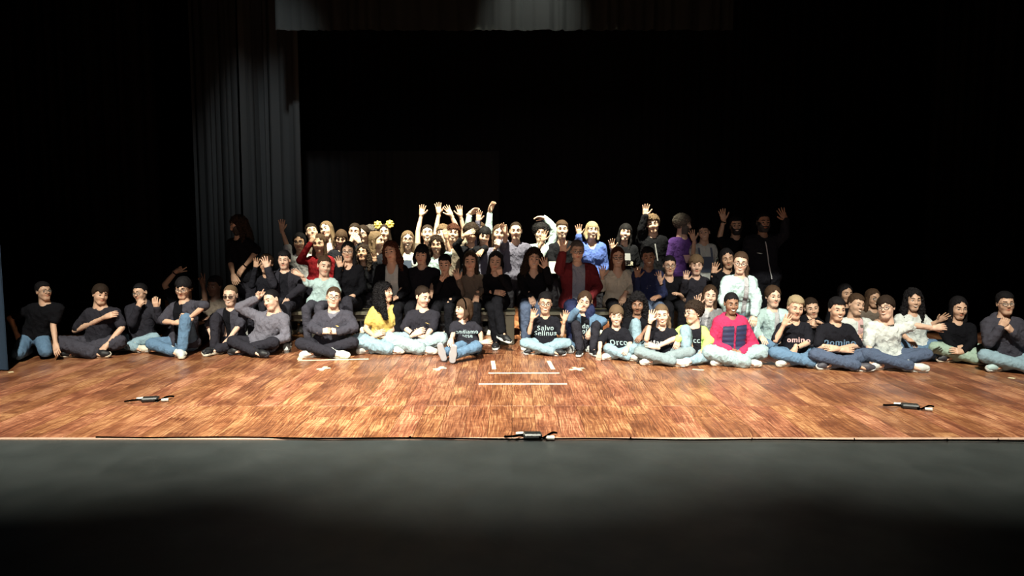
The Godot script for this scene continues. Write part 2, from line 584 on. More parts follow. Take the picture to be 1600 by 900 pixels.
func build_templates() -> void:
	var t0 := Time.get_ticks_msec()
	var net: Array
	var p: Pile
	for soft in 2:
		net = field_net(head_field.bind(float(soft)), Vector3(-0.105, -0.19, -0.13), Vector3(0.105, 0.135, 0.13), 0.0058)
		shared["head %d" % soft] = tinted_head(net)
	for kind in ["wave", "rest", "fist", "peace", "point"]:
		shared["hand " + kind] = hand_pile(kind)
	shared["eye"] = eyeball()
	for s in [-1, 1]:
		var arc := PackedVector3Array()
		for k in 6:
			var t := k / 5.0
			arc.push_back(Vector3(s * lerpf(0.014, 0.050, t), 0.0270 + 0.0055 * sin(t * 2.6) - 0.004 * t, lerpf(0.0905, 0.0665, t * t)))
		shared["brow %d" % s] = tube(arc, 0.0036, 6).mesh()
	# an open smile: a row of teeth between the lips
	var smile := Pile.new()
	var sv := PackedVector3Array()
	var sn := PackedVector3Array()
	var sq := PackedInt32Array()
	for k in 9:
		var x := lerpf(-0.021, 0.021, k / 8.0)
		var z := 0.0965 - x * x * 24.0
		for y in [-0.0565 + x * x * 8.0, -0.0655 + absf(x) * absf(x) * 20.0]:
			sv.push_back(Vector3(x, y, z))
			sn.push_back(Vector3(x * 10.0, 0, 1).normalized())
			sv.push_back(Vector3(x, y, z - 0.012))
			sn.push_back(Vector3(0, 1 if y > -0.06 else -1, 0))
	for k in 8:
		var a := k * 4
		sq.append_array([a, a + 4, a + 6, a + 2, a, a + 1, a + 5, a + 4, a + 2, a + 6, a + 7, a + 3])
	smile.add_quads(sv, sn, sq)
	shared["teeth"] = smile.mesh()
	# spectacles: two rims, a bridge and two temples
	var g := Pile.new()
	for s in [-1, 1]:
		var rim := PackedVector3Array()
		for k in 16:
			var w := TAU * k / 16
			rim.push_back(Vector3(s * 0.032 + cos(w) * 0.025, 0.000 + sin(w) * 0.0185, 0.103 - pow(absf(s * 0.032 + cos(w) * 0.025), 2.0) * 4.0))
		tube(rim, 0.0022, 5, true, g)
		tube(PackedVector3Array([Vector3(s * 0.057, 0.006, 0.090), Vector3(s * 0.079, 0.006, 0.066), Vector3(s * 0.082, 0.006, 0.0), Vector3(s * 0.081, -0.004, -0.012)]), 0.0022, 5, false, g)
	tube(PackedVector3Array([Vector3(-0.008, 0.004, 0.1025), Vector3(0, 0.007, 0.105), Vector3(0.008, 0.004, 0.1025)]), 0.0022, 5, false, g)
	shared["spectacles"] = g.mesh()
	var lens := Pile.new()
	for s in [-1, 1]:
		var lv := PackedVector3Array()
		var ln := PackedVector3Array()
		var lq := PackedInt32Array()
		for ring in 3:
			for k in 16:
				var w := TAU * k / 16
				var px: float = s * 0.032 + cos(w) * 0.012 * ring
				lv.push_back(Vector3(px, sin(w) * 0.009 * ring, 0.1015 - px * px * 4.0))
				ln.push_back(Vector3(px * 8.0, 0, 1).normalized())
		for ring in 2:
			for k in 16:
				lq.append_array([ring * 16 + k, ring * 16 + (k + 1) % 16, ring * 16 + 16 + (k + 1) % 16, ring * 16 + 16 + k])
		lens.add_quads(lv, ln, lq)
	shared["lens"] = lens.mesh()
	# beard: a shell round the jaw, open at the mouth
	var bn := FastNoiseLite.new()
	bn.frequency = 1.0
	var bf := func(q: Vector3) -> float:
		var d := head_field(q) - 0.006 + bn.get_noise_3dv(q * 80) * 0.003
		d = maxf(d, q.y + 0.040 - smoothstep(0.03, 0.075, absf(q.x)) * 0.05)
		d = maxf(d, -0.125 - q.y)
		d = maxf(d, -0.005 - q.z)
		return maxf(d, -ell(q, Vector3(0, -0.061, 0.09), Vector3(0.024, 0.010, 0.03)))
	net = field_net(bf, Vector3(-0.09, -0.135, -0.02), Vector3(0.09, 0.02, 0.125), 0.0060)
	p = Pile.new()
	p.add_quads(net[0], normals_of(net[0], net[1]), net[1])
	shared["beard"] = p.mesh()
	# a trainer: upper and sole; toe to +z, ankle over the origin, ground at y = 0
	var up := func(q: Vector3) -> float:
		var d := cap(q, Vector3(0, 0.045, -0.045), Vector3(0, 0.040, 0.100), 0.040, 0.036)
		d = melt(d, cap(q, Vector3(0, 0.060, -0.030), Vector3(0, 0.105, -0.035), 0.040, 0.040), 0.03)
		d = melt(d, cap(q, Vector3(0, 0.030, 0.10), Vector3(0.006, 0.028, 0.150), 0.043, 0.030), 0.03)
		d = carve(d, cap(q, Vector3(0, 0.112, -0.035), Vector3(0, 0.16, -0.04), 0.030, 0.034), 0.008)
		d += 0.0025 * sin(q.z * 260.0) * smoothstep(0.05, 0.02, absf(q.z - 0.055)) * smoothstep(0.02, 0.012, absf(q.x))
		return maxf(maxf(d, 0.016 - q.y), q.y - 0.112)
	net = field_net(up, Vector3(-0.06, 0.0, -0.10), Vector3(0.06, 0.13, 0.20), 0.0075)
	p = Pile.new()
	p.add_quads(net[0], normals_of(net[0], net[1]), net[1])
	shared["shoe"] = p.mesh()
	var so := func(q: Vector3) -> float:
		var e := Vector3(q.x, 0, q.z)
		var d := cap(e, Vector3(0, 0, -0.045), Vector3(0, 0, 0.040), 0.042, 0.041)
		d = melt(d, cap(e, Vector3(0, 0, 0.040), Vector3(0.006, 0, 0.142), 0.046, 0.040), 0.03)
		return maxf(d, absf(q.y - 0.014) - 0.014)
	net = field_net(so, Vector3(-0.065, -0.012, -0.11), Vector3(0.065, 0.045, 0.205), 0.0075)
	p = Pile.new()
	p.add_quads(net[0], normals_of(net[0], net[1]), net[1])
	shared["sole"] = p.mesh()
	print("templates ", Time.get_ticks_msec() - t0)

func hair_mesh(kind: String) -> Mesh:
	if not shared.has("hair " + kind):
		var lo := Vector3(-0.17, -0.12, -0.19)
		var hi := Vector3(0.17, 0.185, 0.14)
		if kind in ["long", "curly", "wavy", "fringe", "ponytail", "bob"]:
			lo.y = -0.38
		var net := field_net(hair_field(kind), lo, hi, 0.0072)
		var p := Pile.new()
		p.add_quads(net[0], normals_of(net[0], net[1]), net[1])
		shared["hair " + kind] = p.mesh()
	return shared["hair " + kind]

# ---------------------------------------------------------------- people
const SKINS := {"fair": Color(0.66, 0.43, 0.32), "warm": Color(0.58, 0.36, 0.25), "olive": Color(0.47, 0.28, 0.185), "brown": Color(0.25, 0.13, 0.08), "dark": Color(0.12, 0.062, 0.04)}
const HAIRS := {"black": Color(0.009, 0.008, 0.009), "dark": Color(0.022, 0.014, 0.010), "brown": Color(0.050, 0.029, 0.018), "light": Color(0.115, 0.075, 0.045), "blond": Color(0.28, 0.215, 0.13), "red": Color(0.055, 0.02, 0.012), "grey": Color(0.095, 0.08, 0.07)}
const DYES := {
	"black": Color(0.006, 0.006, 0.008), "ink": Color(0.011, 0.011, 0.015), "charcoal": Color(0.022, 0.021, 0.028), "graphite": Color(0.048, 0.046, 0.060), "grey": Color(0.135, 0.13, 0.16), "silver": Color(0.38, 0.38, 0.40),
	"white": Color(0.58, 0.61, 0.59), "ash": Color(0.20, 0.25, 0.27), "steel": Color(0.24, 0.26, 0.32), "cream": Color(0.60, 0.55, 0.45), "mint": Color(0.40, 0.53, 0.53), "navy": Color(0.022, 0.028, 0.075), "denim": Color(0.105, 0.18, 0.28), "pale": Color(0.23, 0.33, 0.39), "ice": Color(0.28, 0.36, 0.385), "slate": Color(0.075, 0.10, 0.16),
	"red": Color(0.20, 0.012, 0.016), "wine": Color(0.13, 0.018, 0.022), "yellow": Color(0.58, 0.42, 0.12), "purple": Color(0.10, 0.045, 0.21), "blue": Color(0.08, 0.13, 0.40), "pink": Color(0.42, 0.03, 0.09), "neon": Color(0.42, 0.66, 0.16), "taupe": Color(0.13, 0.105, 0.085), "lilac": Color(0.115, 0.11, 0.155), "sage": Color(0.30, 0.40, 0.33), "forest": Color(0.05, 0.065, 0.06), "rose": Color(0.62, 0.40, 0.40),
}
var people := 0

func bent_hand(kind: String, right: bool, wrist: Vector3, along: Vector3, palm: Vector3, size: float, onto: Pile) -> void:
	var y := along.normalized()
	var z := (palm - y * palm.dot(y))
	if z.length() < 0.05:
		z = Vector3(0, 0.3, 1) - y * Vector3(0, 0.3, 1).dot(y)
	z = z.normalized()
	var x := y.cross(z)
	var b := Basis(x * size, y * size, z * size)
	if not right:
		b = Basis(-x * size, y * size, z * size)
	onto.add(shared["hand " + kind], Transform3D(b, wrist))

func garment(bones: Array, cell: float, fold: float, keep, soft := 0.045) -> Array:
	var net := bone_net(bones, cell, soft)
	var nor := normals_of(net[0], net[1])
	var v: PackedVector3Array = net[0]
	if fold > 0.0:
		var off := Vector3(people * 3.1, 0, 0)
		for i in v.size():
			v[i] += nor[i] * maxf(-0.005, (absf(fold_noise.get_noise_3d(v[i].x * 1.5 + off.x + v[i].y * 0.5, v[i].y * 0.8 - v[i].x * 0.5, v[i].z * 1.5)) - 0.25) * -fold * 1.7 + fold * 0.15)
		nor = normals_of(v, net[1])
	var s := PackedFloat32Array()
	if keep != null:
		s.resize(v.size())
		for i in v.size():
			s[i] = keep.call(v[i])
	var p := Pile.new()
	p.add_quads(v, nor, net[1], PackedColorArray(), s)
	return [p, v, nor]

# lays flat print (lettering, stripes) on the front of a garment, following its bulges
func lay(flat: Pile, cloth_net: Array, origin: Vector3, u: Vector3, up: Vector3, f: Vector3, lift: float) -> Mesh:
	var cells := {}
	var v: PackedVector3Array = cloth_net[1]
	var n: PackedVector3Array = cloth_net[2]
	for i in v.size():
		if n[i].dot(f) > 0.15:
			var d := v[i] - origin
			var key := Vector2i(floori(d.dot(u) / 0.022), floori(d.dot(up) / 0.022))
			cells[key] = maxf(cells.get(key, -9.0), d.dot(f))
	var height := func(q: Vector2) -> float:
		var sum := 0.0
		var wt := 0.0
		var c := q / 0.022
		for a in range(-1, 2):
			for b in range(-1, 2):
				var key := Vector2i(floori(c.x) + a, floori(c.y) + b)
				if cells.has(key):
					var w := exp(-(Vector2(key) + Vector2(0.5, 0.5) - c).length_squared() * 1.2)
					sum += cells[key] * w
					wt += w
		return maxf(sum / wt, cells.get(Vector2i(floori(c.x), floori(c.y)), -9.0)) if wt > 0.0 else 0.10
	for i in flat.v.size():
		var q := flat.v[i]
		flat.v[i] = origin + u * q.x + up * q.y + f * (height.call(Vector2(q.x, q.y)) + lift + q.z)
	flat.n.fill(f)
	return flat.mesh()

func letters(lines: Array, tall: float) -> Pile:
	var p := Pile.new()
	var y := 0.0
	for line in lines:
		var t := TextMesh.new()
		t.font = text_font
		t.font_size = 32
		t.depth = 0.0
		t.text = line
		t.pixel_size = tall / 23.0
		t.curve_step = 4.0
		var a := t.get_mesh_arrays()
		var base := p.v.size()
		var src: PackedVector3Array = a[Mesh.ARRAY_VERTEX]
		for q in src:
			p.v.push_back(Vector3(q.x, q.y - y, 0))
			p.n.push_back(Vector3(0, 0, 1))
			p.c.push_back(Color.WHITE)
		if a[Mesh.ARRAY_INDEX] != null and a[Mesh.ARRAY_INDEX].size():
			for q in a[Mesh.ARRAY_INDEX]: p.i.push_back(base + q)
		else:
			for q in src.size(): p.i.push_back(base + q)
		y += tall * 1.15
	return p

func person(label: String, head: Array, deep: float, pose: String, o: Dictionary) -> Node3D:
	people += 1
	var k: float = o.get("k", 1.0)
	var w: float = o.get("w", 0.92 if o.get("f", false) or o.get("k", 1.0) < 0.93 else 1.0)
	var g: float = o.get("g", 1.0)
	var cell: float = o.get("cell", 0.018)
	var turn := deg_to_rad(o.get("ty", 0.0))
	var f := Vector3(sin(turn), 0, cos(turn))
	var u := Vector3(cos(turn), 0, -sin(turn))
	var floored := not pose in ["bench", "stand", "crossed"]
	# depths: those on the floor are given by the image row of their foremost foot, the others by metres
	var reach: float = {"cross": 0.43, "up_a": 0.46, "up_b": 0.46, "kneel": 0.42, "knees": 0.50, "ahead": 0.1}.get(pose, 0.0) * k
	var zp := deep
	if floored:
		zp = -ground(800, deep).z + reach * cos(turn)
	var zh: float = zp - o.get("lean", 0.07 if pose != "stand" else 0.0) * k
	var hy: float = (head[1] + head[2]) / 2.0
	var hc := at(head[0], hy, zh)
	var tall: float = (head[2] - head[1]) * zh / FOCAL / 0.236
	var hs: float = clampf(tall, 0.86, 1.10) if not o.has("hs") else o.hs
	var neck := hc + Vector3(0, -0.165 * hs, 0) + Vector3(0, 0, -0.02)
	var pelvis: Vector3
	var bx: float = o.get("bx", head[0])
	if pose == "stand":
		pelvis = at(bx, 450, zp)
		pelvis.y = o.get("hip", 0.52 * (hc.y + 0.12))
		pelvis.z = -zp
	else:
		pelvis = at(bx, 540, zp)
		pelvis.x = ray(bx, 500).x / -ray(bx, 500).z * zp
		pelvis.y = {"bench": 0.57 + o.get("rise", 0.0), "crossed": 0.57, "kneel": 0.27 * k}.get(pose, 0.115 * k)
	var root := thing("person", label, "person", Vector3(pelvis.x, 0, pelvis.z))
	var zero := root.position
	hc -= zero
	neck -= zero
	pelvis -= zero
	var sc := neck + Vector3(0, -0.055 * k, 0) - f * 0.01
	var up := (sc - pelvis).normalized()
	var tilt := deg_to_rad(o.get("st", 0.0))
	var su := u * cos(tilt) + Vector3.UP * -sin(tilt)
	var sw := 0.162 * k * w
	var sh := [sc - su * sw - up * 0.022 * k, sc + su * sw - up * 0.022 * k]
	var e: Array = []  # elbows
	var hands := []
	var here := func(q: Vector3) -> Vector3: return pelvis * Vector3(1, 0, 1) + u * q.x * k + Vector3.UP * q.y * k + f * q.z * k
	for s in 2:
		var sg := -1.0 if s == 0 else 1.0
		var key := "A" if s == 0 else "B"
		if o.has(key):
			var a: Array = o[key]
			var z0: float = -(sh[s] + zero).z
			var lu := 0.285 * k
			var ep := at(a[0], a[1], z0) - zero
			var flatl: float = (ep - sh[s]).length()
			var sign1: float = a[5] if a.size() > 5 else 1.0
			var z1 := z0 - sqrt(maxf(0.0, lu * lu - flatl * flatl)) * sign1
			ep = at(a[0], a[1], z1) - zero
			var lf := 0.315 * k
			var hp := at(a[2], a[3], z1) - zero
			flatl = (hp - ep).length()
			var sign2: float = a[6] if a.size() > 6 else 1.0
			hp = at(a[2], a[3], z1 - sqrt(maxf(0.0, lf * lf - flatl * flatl)) * sign2) - zero
			if floored and hp.y < 0.03: hp.y = 0.03
			# a hand before the body stays clear of the chest and lap
			var rel := hp - sc
			if absf(rel.dot(u)) < 0.22 * k and rel.dot(up) < 0.06 * k and pose != "stand":
				var clear: float = lerpf(0.19, 0.30, clampf(-rel.dot(up) / (0.45 * k), 0.0, 1.0)) * k
				var short: float = clear - rel.dot(f)
				if short > 0.0:
					hp += (EYE - zero - hp).normalized() * short
			var dir := (hp - ep).normalized()
			e.push_back([ep, hp - dir * 0.075 * k])
			var along := dir
			if a.size() > 7:
				var ang := deg_to_rad(a[7])
				along = Vector3(sin(ang), cos(ang), 0.15).normalized()
			var kind: String = a[4]
			var palm := Vector3(0, 0.1, 1) if kind in ["wave", "peace", "point"] else Vector3(0, -0.5, -1)
			if a.size() > 8: palm = a[8]
			hands.push_back([kind, along, palm])
		else:
			var ep: Vector3
			var wp: Vector3
			var palm := Vector3(0, -1, -0.4)
			if pose == "stand":
				ep = sh[s] + Vector3.DOWN * 0.27 * k + u * sg * 0.05
				wp = ep + Vector3.DOWN * 0.235 * k + f * 0.07
				palm = -u * sg
			elif pose in ["bench", "crossed"]:
				ep = sh[s] + Vector3.DOWN * 0.26 * k + u * sg * 0.06 + f * 0.04
				wp = pelvis + u * sg * 0.10 * k + f * 0.26 * k + Vector3.UP * 0.13
			else:
				ep = sh[s] + Vector3.DOWN * 0.25 * k + u * sg * 0.09 * k + f * 0.08 * k
				wp = here.call(Vector3(sg * 0.09, 0.24, 0.24))
				if pose == "kneel": wp.y += 0.12 * k
			e.push_back([ep, wp])
			hands.push_back(["rest", (wp - ep).normalized() - u * sg * 0.5, palm])
	# legs: hip, knee, ankle, toe direction
	var sp: float = o.get("sp", 1.0)
	var legs := []
	for s in 2:
		var sg := -1.0 if s == 0 else 1.0
		var hip := pelvis + u * sg * 0.085 * k
		var knee: Vector3
		var ank: Vector3
		var toe: Vector3
		match pose:
			"cross":
				knee = here.call(Vector3(sg * 0.34 * sp, 0.18, 0.22))
				ank = here.call(Vector3(0.09, 0.075, 0.36)) if s == 0 else here.call(Vector3(-0.13, 0.075, 0.24))
				toe = u * -sg * 0.9 + f * 0.35
			"up_a", "up_b":
				if (s == 0) == (pose == "up_a"):
					knee = here.call(Vector3(sg * 0.17 * sp, 0.47, 0.26))
					ank = here.call(Vector3(sg * 0.15 * sp, 0.10, 0.36))
					toe = f + u * sg * 0.35
				else:
					knee = here.call(Vector3(sg * 0.36 * sp, 0.14, 0.20))
					ank = here.call(Vector3(-sg * 0.02, 0.075, 0.38))
					toe = u * -sg * 0.8 + f * 0.6
			"knees":
				knee = here.call(Vector3(sg * 0.16 * sp, 0.46, 0.30))
				ank = here.call(Vector3(sg * 0.10 * sp, 0.10, 0.40))
				toe = f + u * sg * 0.3
			"kneel":
				knee = here.call(Vector3(sg * 0.15 * sp, 0.075, 0.34))
				ank = here.call(Vector3(sg * 0.13 * sp, 0.07, -0.10))
				toe = -f
			"bench":
				knee = here.call(Vector3(sg * 0.10 * sp, 0.0, 0.42))
				knee.y = pelvis.y - 0.03
				ank = here.call(Vector3(sg * 0.10 * sp, 0.0, 0.38))
				ank.y = 0.09
				toe = f + u * sg * 0.2
			"crossed":
				knee = here.call(Vector3(sg * 0.03, 0.0, 0.42))
				knee.y = pelvis.y + (0.07 if s == 1 else -0.03)
				ank = here.call(Vector3(0.02, 0.09, 0.36)) if s == 0 else here.call(Vector3(0.10, 0.24, 0.56))
				toe = f + u * (0.7 if s == 1 else -0.1) + Vector3.DOWN * (0.2 if s == 1 else 0.0)
			"stand":
				knee = pelvis * Vector3(1, 0, 1) + u * sg * 0.10 + Vector3.UP * pelvis.y * 0.53 + f * 0.02
				ank = pelvis * Vector3(1, 0, 1) + u * sg * 0.11 + Vector3.UP * 0.085
				toe = f + u * sg * 0.25
			_:
				knee = here.call(Vector3(sg * 0.2, 0.3, 0.3))
				ank = here.call(Vector3(sg * 0.2, 0.1, 0.6))
				toe = f
		var key := "ka" if s == 0 else "kb"
		if o.has(key): knee = ground(o[key][0], o[key][1], o[key][2]) - zero
		key = "fa" if s == 0 else "fb"
		if o.has(key):
			ank = ground(o[key][0], o[key][1], o[key][2]) - zero
			if o[key].size() > 3: toe = Vector3(o[key][3], o[key][4], o[key][5])
		legs.push_back([hip, knee, ank, toe.normalized()])

	# ---- the body, one continuous mesh
	var torso := func(x: float, low: float) -> Array:
		var b := []
		for s in 2:
			b.push_back([sc + up * 0.006 * k, sc.lerp(sh[s], 0.72), 0.058 * k + x, 0.053 * k + x, true])
		for s in [-1.0, 1.0]:
			b.push_back([sc - up * 0.085 * k + u * s * 0.068 * k * w, pelvis + up * 0.15 * k + u * s * 0.052 * k * w, 0.100 * k * g + x, 0.092 * k * g + x, true])
			if o.get("f", false): b.push_back([sc - up * 0.15 * k + u * s * 0.068 * k + f * 0.065 * k, sc - up * 0.17 * k + u * s * 0.066 * k + f * 0.07 * k, 0.056 * k + x, 0.054 * k + x, true])
		b.push_back([pelvis - u * 0.075 * k * g + up * 0.02, pelvis + u * 0.075 * k * g + up * 0.02, 0.108 * k * g + x + low, 0.108 * k * g + x + low, true])
		for s in 2:
			b.push_back([sh[s], sh[s].lerp(e[s][0], 0.3), 0.049 * k + x, 0.044 * k + x, true])
		return b
	var bones: Array = torso.call(0.0, 0.0)
	bones.push_back([neck + Vector3(0, 0.08 * hs, -0.0), sc - up * 0.02, 0.052 * hs, 0.062 * k, true])
	for s in 2:
		bones.push_back([sh[s], e[s][0], 0.046 * k, 0.037 * k, false])
		bones.push_back([e[s][0], e[s][0].lerp(e[s][1], 0.35), 0.037 * k, 0.037 * k, false])
		bones.push_back([e[s][0].lerp(e[s][1], 0.35), e[s][1], 0.037 * k, 0.025 * k, false])
		bones.push_back([legs[s][0], legs[s][0].lerp(legs[s][1], 0.3), 0.088 * k, 0.078 * k, true])
		bones.push_back([legs[s][0], legs[s][1], 0.086 * k, 0.056 * k, false])
		bones.push_back([legs[s][1], legs[s][1].lerp(legs[s][2], 0.35), 0.055 * k, 0.054 * k, false])
		bones.push_back([legs[s][1].lerp(legs[s][2], 0.35), legs[s][2], 0.054 * k, 0.036 * k, false])
		bones.push_back([legs[s][2], legs[s][2] + legs[s][3] * 0.10 * k + Vector3.DOWN * 0.035 * k, 0.026 * k, 0.018 * k, false])
	var net := bone_net(bones, cell)
	var pile := Pile.new()
	pile.add_quads(net[0], normals_of(net[0], net[1]), net[1])
	var hd: Array = o.get("hd", [0, 0, 0])
	var hb := Basis(Vector3.UP, deg_to_rad(hd[0])) * Basis(Vector3.RIGHT, deg_to_rad(hd[1])) * Basis(Vector3.BACK, deg_to_rad(-hd[2]))
	var hx := Transform3D(hb.scaled(Vector3.ONE * hs), hc)
	hx.basis = hb * Basis.from_scale(Vector3(o.get("hw", 1.0) * hs, hs, hs))
	var gentle: bool = o.get("f", false) or k < 0.93 or o.get("hr", "short") in ["long", "curly", "wavy", "fringe", "bob", "tied", "ponytail"]
	pile.add(shared["head 1" if gentle and not o.get("beard", false) else "head 0"], hx)
	for s in 2:
		bent_hand(hands[s][0], s == 0, e[s][1], hands[s][1], hands[s][2], k * 1.02, pile)
	var skin: Color = SKINS[o.get("sk", "warm")]
	part("body", pile.mesh(), mat("skin", skin, 0.55, 0.0, true), root)

	# ---- clothes
	var top: Array = o.get("top", ["tee", "black"])
	var dye: Color = DYES[top[1]]
	var thick: float = {"tee": 0.014, "long": 0.014, "shirt": 0.018, "hoodie": 0.024, "jacket": 0.026, "puffer": 0.034, "tank": 0.008}.get(top[0], 0.014)
	var tb: Array = torso.call(thick, 0.012)
	var sleeve: float = {"tee": 0.66, "tank": 0.0}.get(top[0], 2.0)
	if top.size() > 2: sleeve = top[2]
	for s in 2:
		if sleeve <= 0.0: continue
		var t1 := minf(sleeve, 1.0)
		tb.push_back([sh[s], sh[s].lerp(e[s][0], t1), 0.048 * k + thick, (0.048 if sleeve < 1.0 else 0.037) * k + thick, false])
		if sleeve > 1.0:
			tb.push_back([e[s][0], e[s][0].lerp(e[s][1], minf(sleeve - 1.0, 0.96)), 0.038 * k + thick, 0.028 * k + thick * 0.8, false])
	if top[0] in ["hoodie", "puffer"]:
		tb.push_back([neck - f * 0.06 - u * 0.05 + Vector3.UP * 0.01, neck - f * 0.06 + u * 0.05 + Vector3.UP * 0.01, 0.05 * k, 0.05 * k, true])
		tb.push_back([neck - f * 0.02 - u * 0.07, neck + f * 0.05 - u * 0.03 - Vector3.UP * 0.03, 0.028 * k, 0.024 * k, false])
		tb.push_back([neck - f * 0.02 + u * 0.07, neck + f * 0.05 + u * 0.03 - Vector3.UP * 0.03, 0.028 * k, 0.024 * k, false])
	elif top[0] in ["shirt", "jacket"]:
		tb.push_back([neck - f * 0.035 - u * 0.055 + Vector3.UP * 0.012, neck + f * 0.075 - u * 0.035 - Vector3.UP * 0.045, 0.018 * k, 0.018 * k, false])
		tb.push_back([neck - f * 0.035 + u * 0.055 + Vector3.UP * 0.012, neck + f * 0.075 + u * 0.035 - Vector3.UP * 0.045, 0.018 * k, 0.018 * k, false])
	var open: float = o.get("open", 0.0)
	var vee: float = o.get("v", 0.02)
	var hole := neck + f * 0.045 + Vector3.UP * 0.035
	var hem: float = o.get("hem", -0.03)
	var keep := func(q: Vector3) -> float:
		var d := q - pelvis
		var a := minf(d.dot(up) - hem, cap(q, hole, hole - up * vee + f * 0.02, 0.088 * k, 0.05 * k))
		# sleeves and cuffs reach below the hem without being cut by it
		if a < 0.0 and d.dot(up) < hem + 0.2:
			for s in 2:
				var arm := minf(cap(q, sh[s], e[s][0], 0.075, 0.075), cap(q, e[s][0], e[s][1], 0.07, 0.065))
				if arm < 0.0 and sleeve > 1.0: a = maxf(a, -arm)
		if open > 0.0 and d.dot(f) > 0.0 and absf(d.dot(u)) < 0.2 and d.dot(up) > -0.1:
			a = minf(a, absf((q - pelvis).dot(u)) - open)
		return a
	var shirt := garment(tb, cell * 0.95, o.get("fold", 0.010), keep)
	var called: String = o.get("tn", {"tee": "t_shirt", "long": "jumper", "shirt": "shirt", "hoodie": "hoodie", "jacket": "jacket", "puffer": "padded_jacket", "tank": "vest_top"}.get(top[0], "top"))
	var shirt_node := part(called, shirt[0].mesh(), cloth(dye), root)
	if o.has("inner"):
		var ib: Array = torso.call(0.010, 0.004)
		var ikeep := func(q: Vector3) -> float: return minf((q - pelvis).dot(up) - hem * 0.5, cap(q, hole, hole - up * o.get("iv", 0.01) + f * 0.02, 0.074 * k, 0.05 * k))
		var inner := garment(ib, cell, 0.006, ikeep)
		var inner_node := part("under_shirt", inner[0].mesh(), cloth(DYES[o.inner]), root)
		if open > 0.0:
			shirt = inner
			shirt_node = inner_node
	if o.has("panel"):
		# quilted front: a second layer over the chest
		var pk := func(q: Vector3) -> float:
			var h := (q - sc).dot(up)
			return minf(minf(minf(-0.03 * k - h, (q - pelvis).dot(up) - 0.03), 0.16 * k - absf((q - pelvis).dot(u))), minf((q - pelvis).dot(f) - 0.0, absf((q - pelvis).dot(u)) - 0.012))
		var pb: Array = torso.call(thick + 0.012, 0.012)
		var quilt := garment(pb, cell * 0.8, 0.0, null)
		var qv: PackedVector3Array = quilt[1]
		var qs := PackedFloat32Array()
		for i in qv.size():
			qv[i] += quilt[2][i] * absf(sin((qv[i] - pelvis).dot(up) * 52.0)) * 0.009
			qs.push_back(pk.call(qv[i]))
		var flat := Pile.new()
		var src: Pile = quilt[0]
		var quads := PackedInt32Array()
		for i in range(0, src.i.size(), 6):
			quads.append_array([src.i[i], src.i[i + 1], src.i[i + 2], src.i[i + 5]])
		flat.add_quads(qv, normals_of(qv, quads), quads, PackedColorArray(), qs)
		part("quilted_panel", flat.mesh(), mat("nylon", DYES[o.panel], 0.45), root)
	if o.has("tx"):
		var rows: Array = o.tx[0]
		var print_ := letters(rows, o.tx[1])
		var org: Vector3 = sc - up * float(o.tx[2]) + u * float(o.tx[4] if o.tx.size() > 4 else 0.0)
		var m := lay(print_, shirt, org, u, up, f, 0.009)
		part("lettering", m, mat("print", DYES[o.tx[3]] * 1.0, 0.6), shirt_node)
	for z in o.get("zips", []):
		# a strip down the front: [across at the top, across at the bottom, drop at the top, drop at the bottom, half width, dye, name]
		var sp_ := Pile.new()
		var vv := PackedVector3Array()
		var nn := PackedVector3Array()
		var qq := PackedInt32Array()
		for i in 15:
			var t := i / 14.0
			for s in [-1.0, 1.0]:
				vv.push_back(Vector3(lerpf(z[0], z[1], t) + s * z[4], -lerpf(z[2], z[3], t), 0))
				nn.push_back(Vector3(0, 0, 1))
		for i in 14:
			qq.append_array([i * 2, i * 2 + 1, i * 2 + 3, i * 2 + 2])
		sp_.add_quads(vv, nn, qq)
		part(z[6], lay(sp_, shirt, sc, u, up, f, 0.008), mat("trim", DYES[z[5]], 0.6), shirt_node)

	var bot: Array = o.get("bot", ["trousers", "charcoal"])
	var loose: float = {"trousers": 0.012, "baggy": 0.030, "jeans": 0.014}.get(bot[0], 0.012)
	var lb := []
	lb.push_back([pelvis - u * 0.075 * k * g + up * 0.02, pelvis + u * 0.075 * k * g + up * 0.02, 0.112 * k * g + 0.006, 0.112 * k * g + 0.006, true])
	for s in 2:
		lb.push_back([legs[s][0], legs[s][0].lerp(legs[s][1], 0.3), 0.090 * k + loose * 0.5, 0.080 * k + loose * 0.7, true])
		lb.push_back([legs[s][0], legs[s][1], 0.088 * k + loose * 0.5, 0.060 * k + loose, false])
		lb.push_back([legs[s][1], legs[s][1].lerp(legs[s][2], 0.97), 0.060 * k + loose, 0.042 * k + loose * 1.3, false])
	var under := func(q: Vector3) -> float:
		var d := q - pelvis
		return maxf(0.10 * k - d.dot(up), minf((d - up * d.dot(up)).length() - 0.16 * k, 0.05))
	var trousers := garment(lb, cell, 0.012 if bot[0] != "baggy" else 0.022, under)
	part("trousers", trousers[0].mesh(), cloth(DYES[bot[1]]), root)

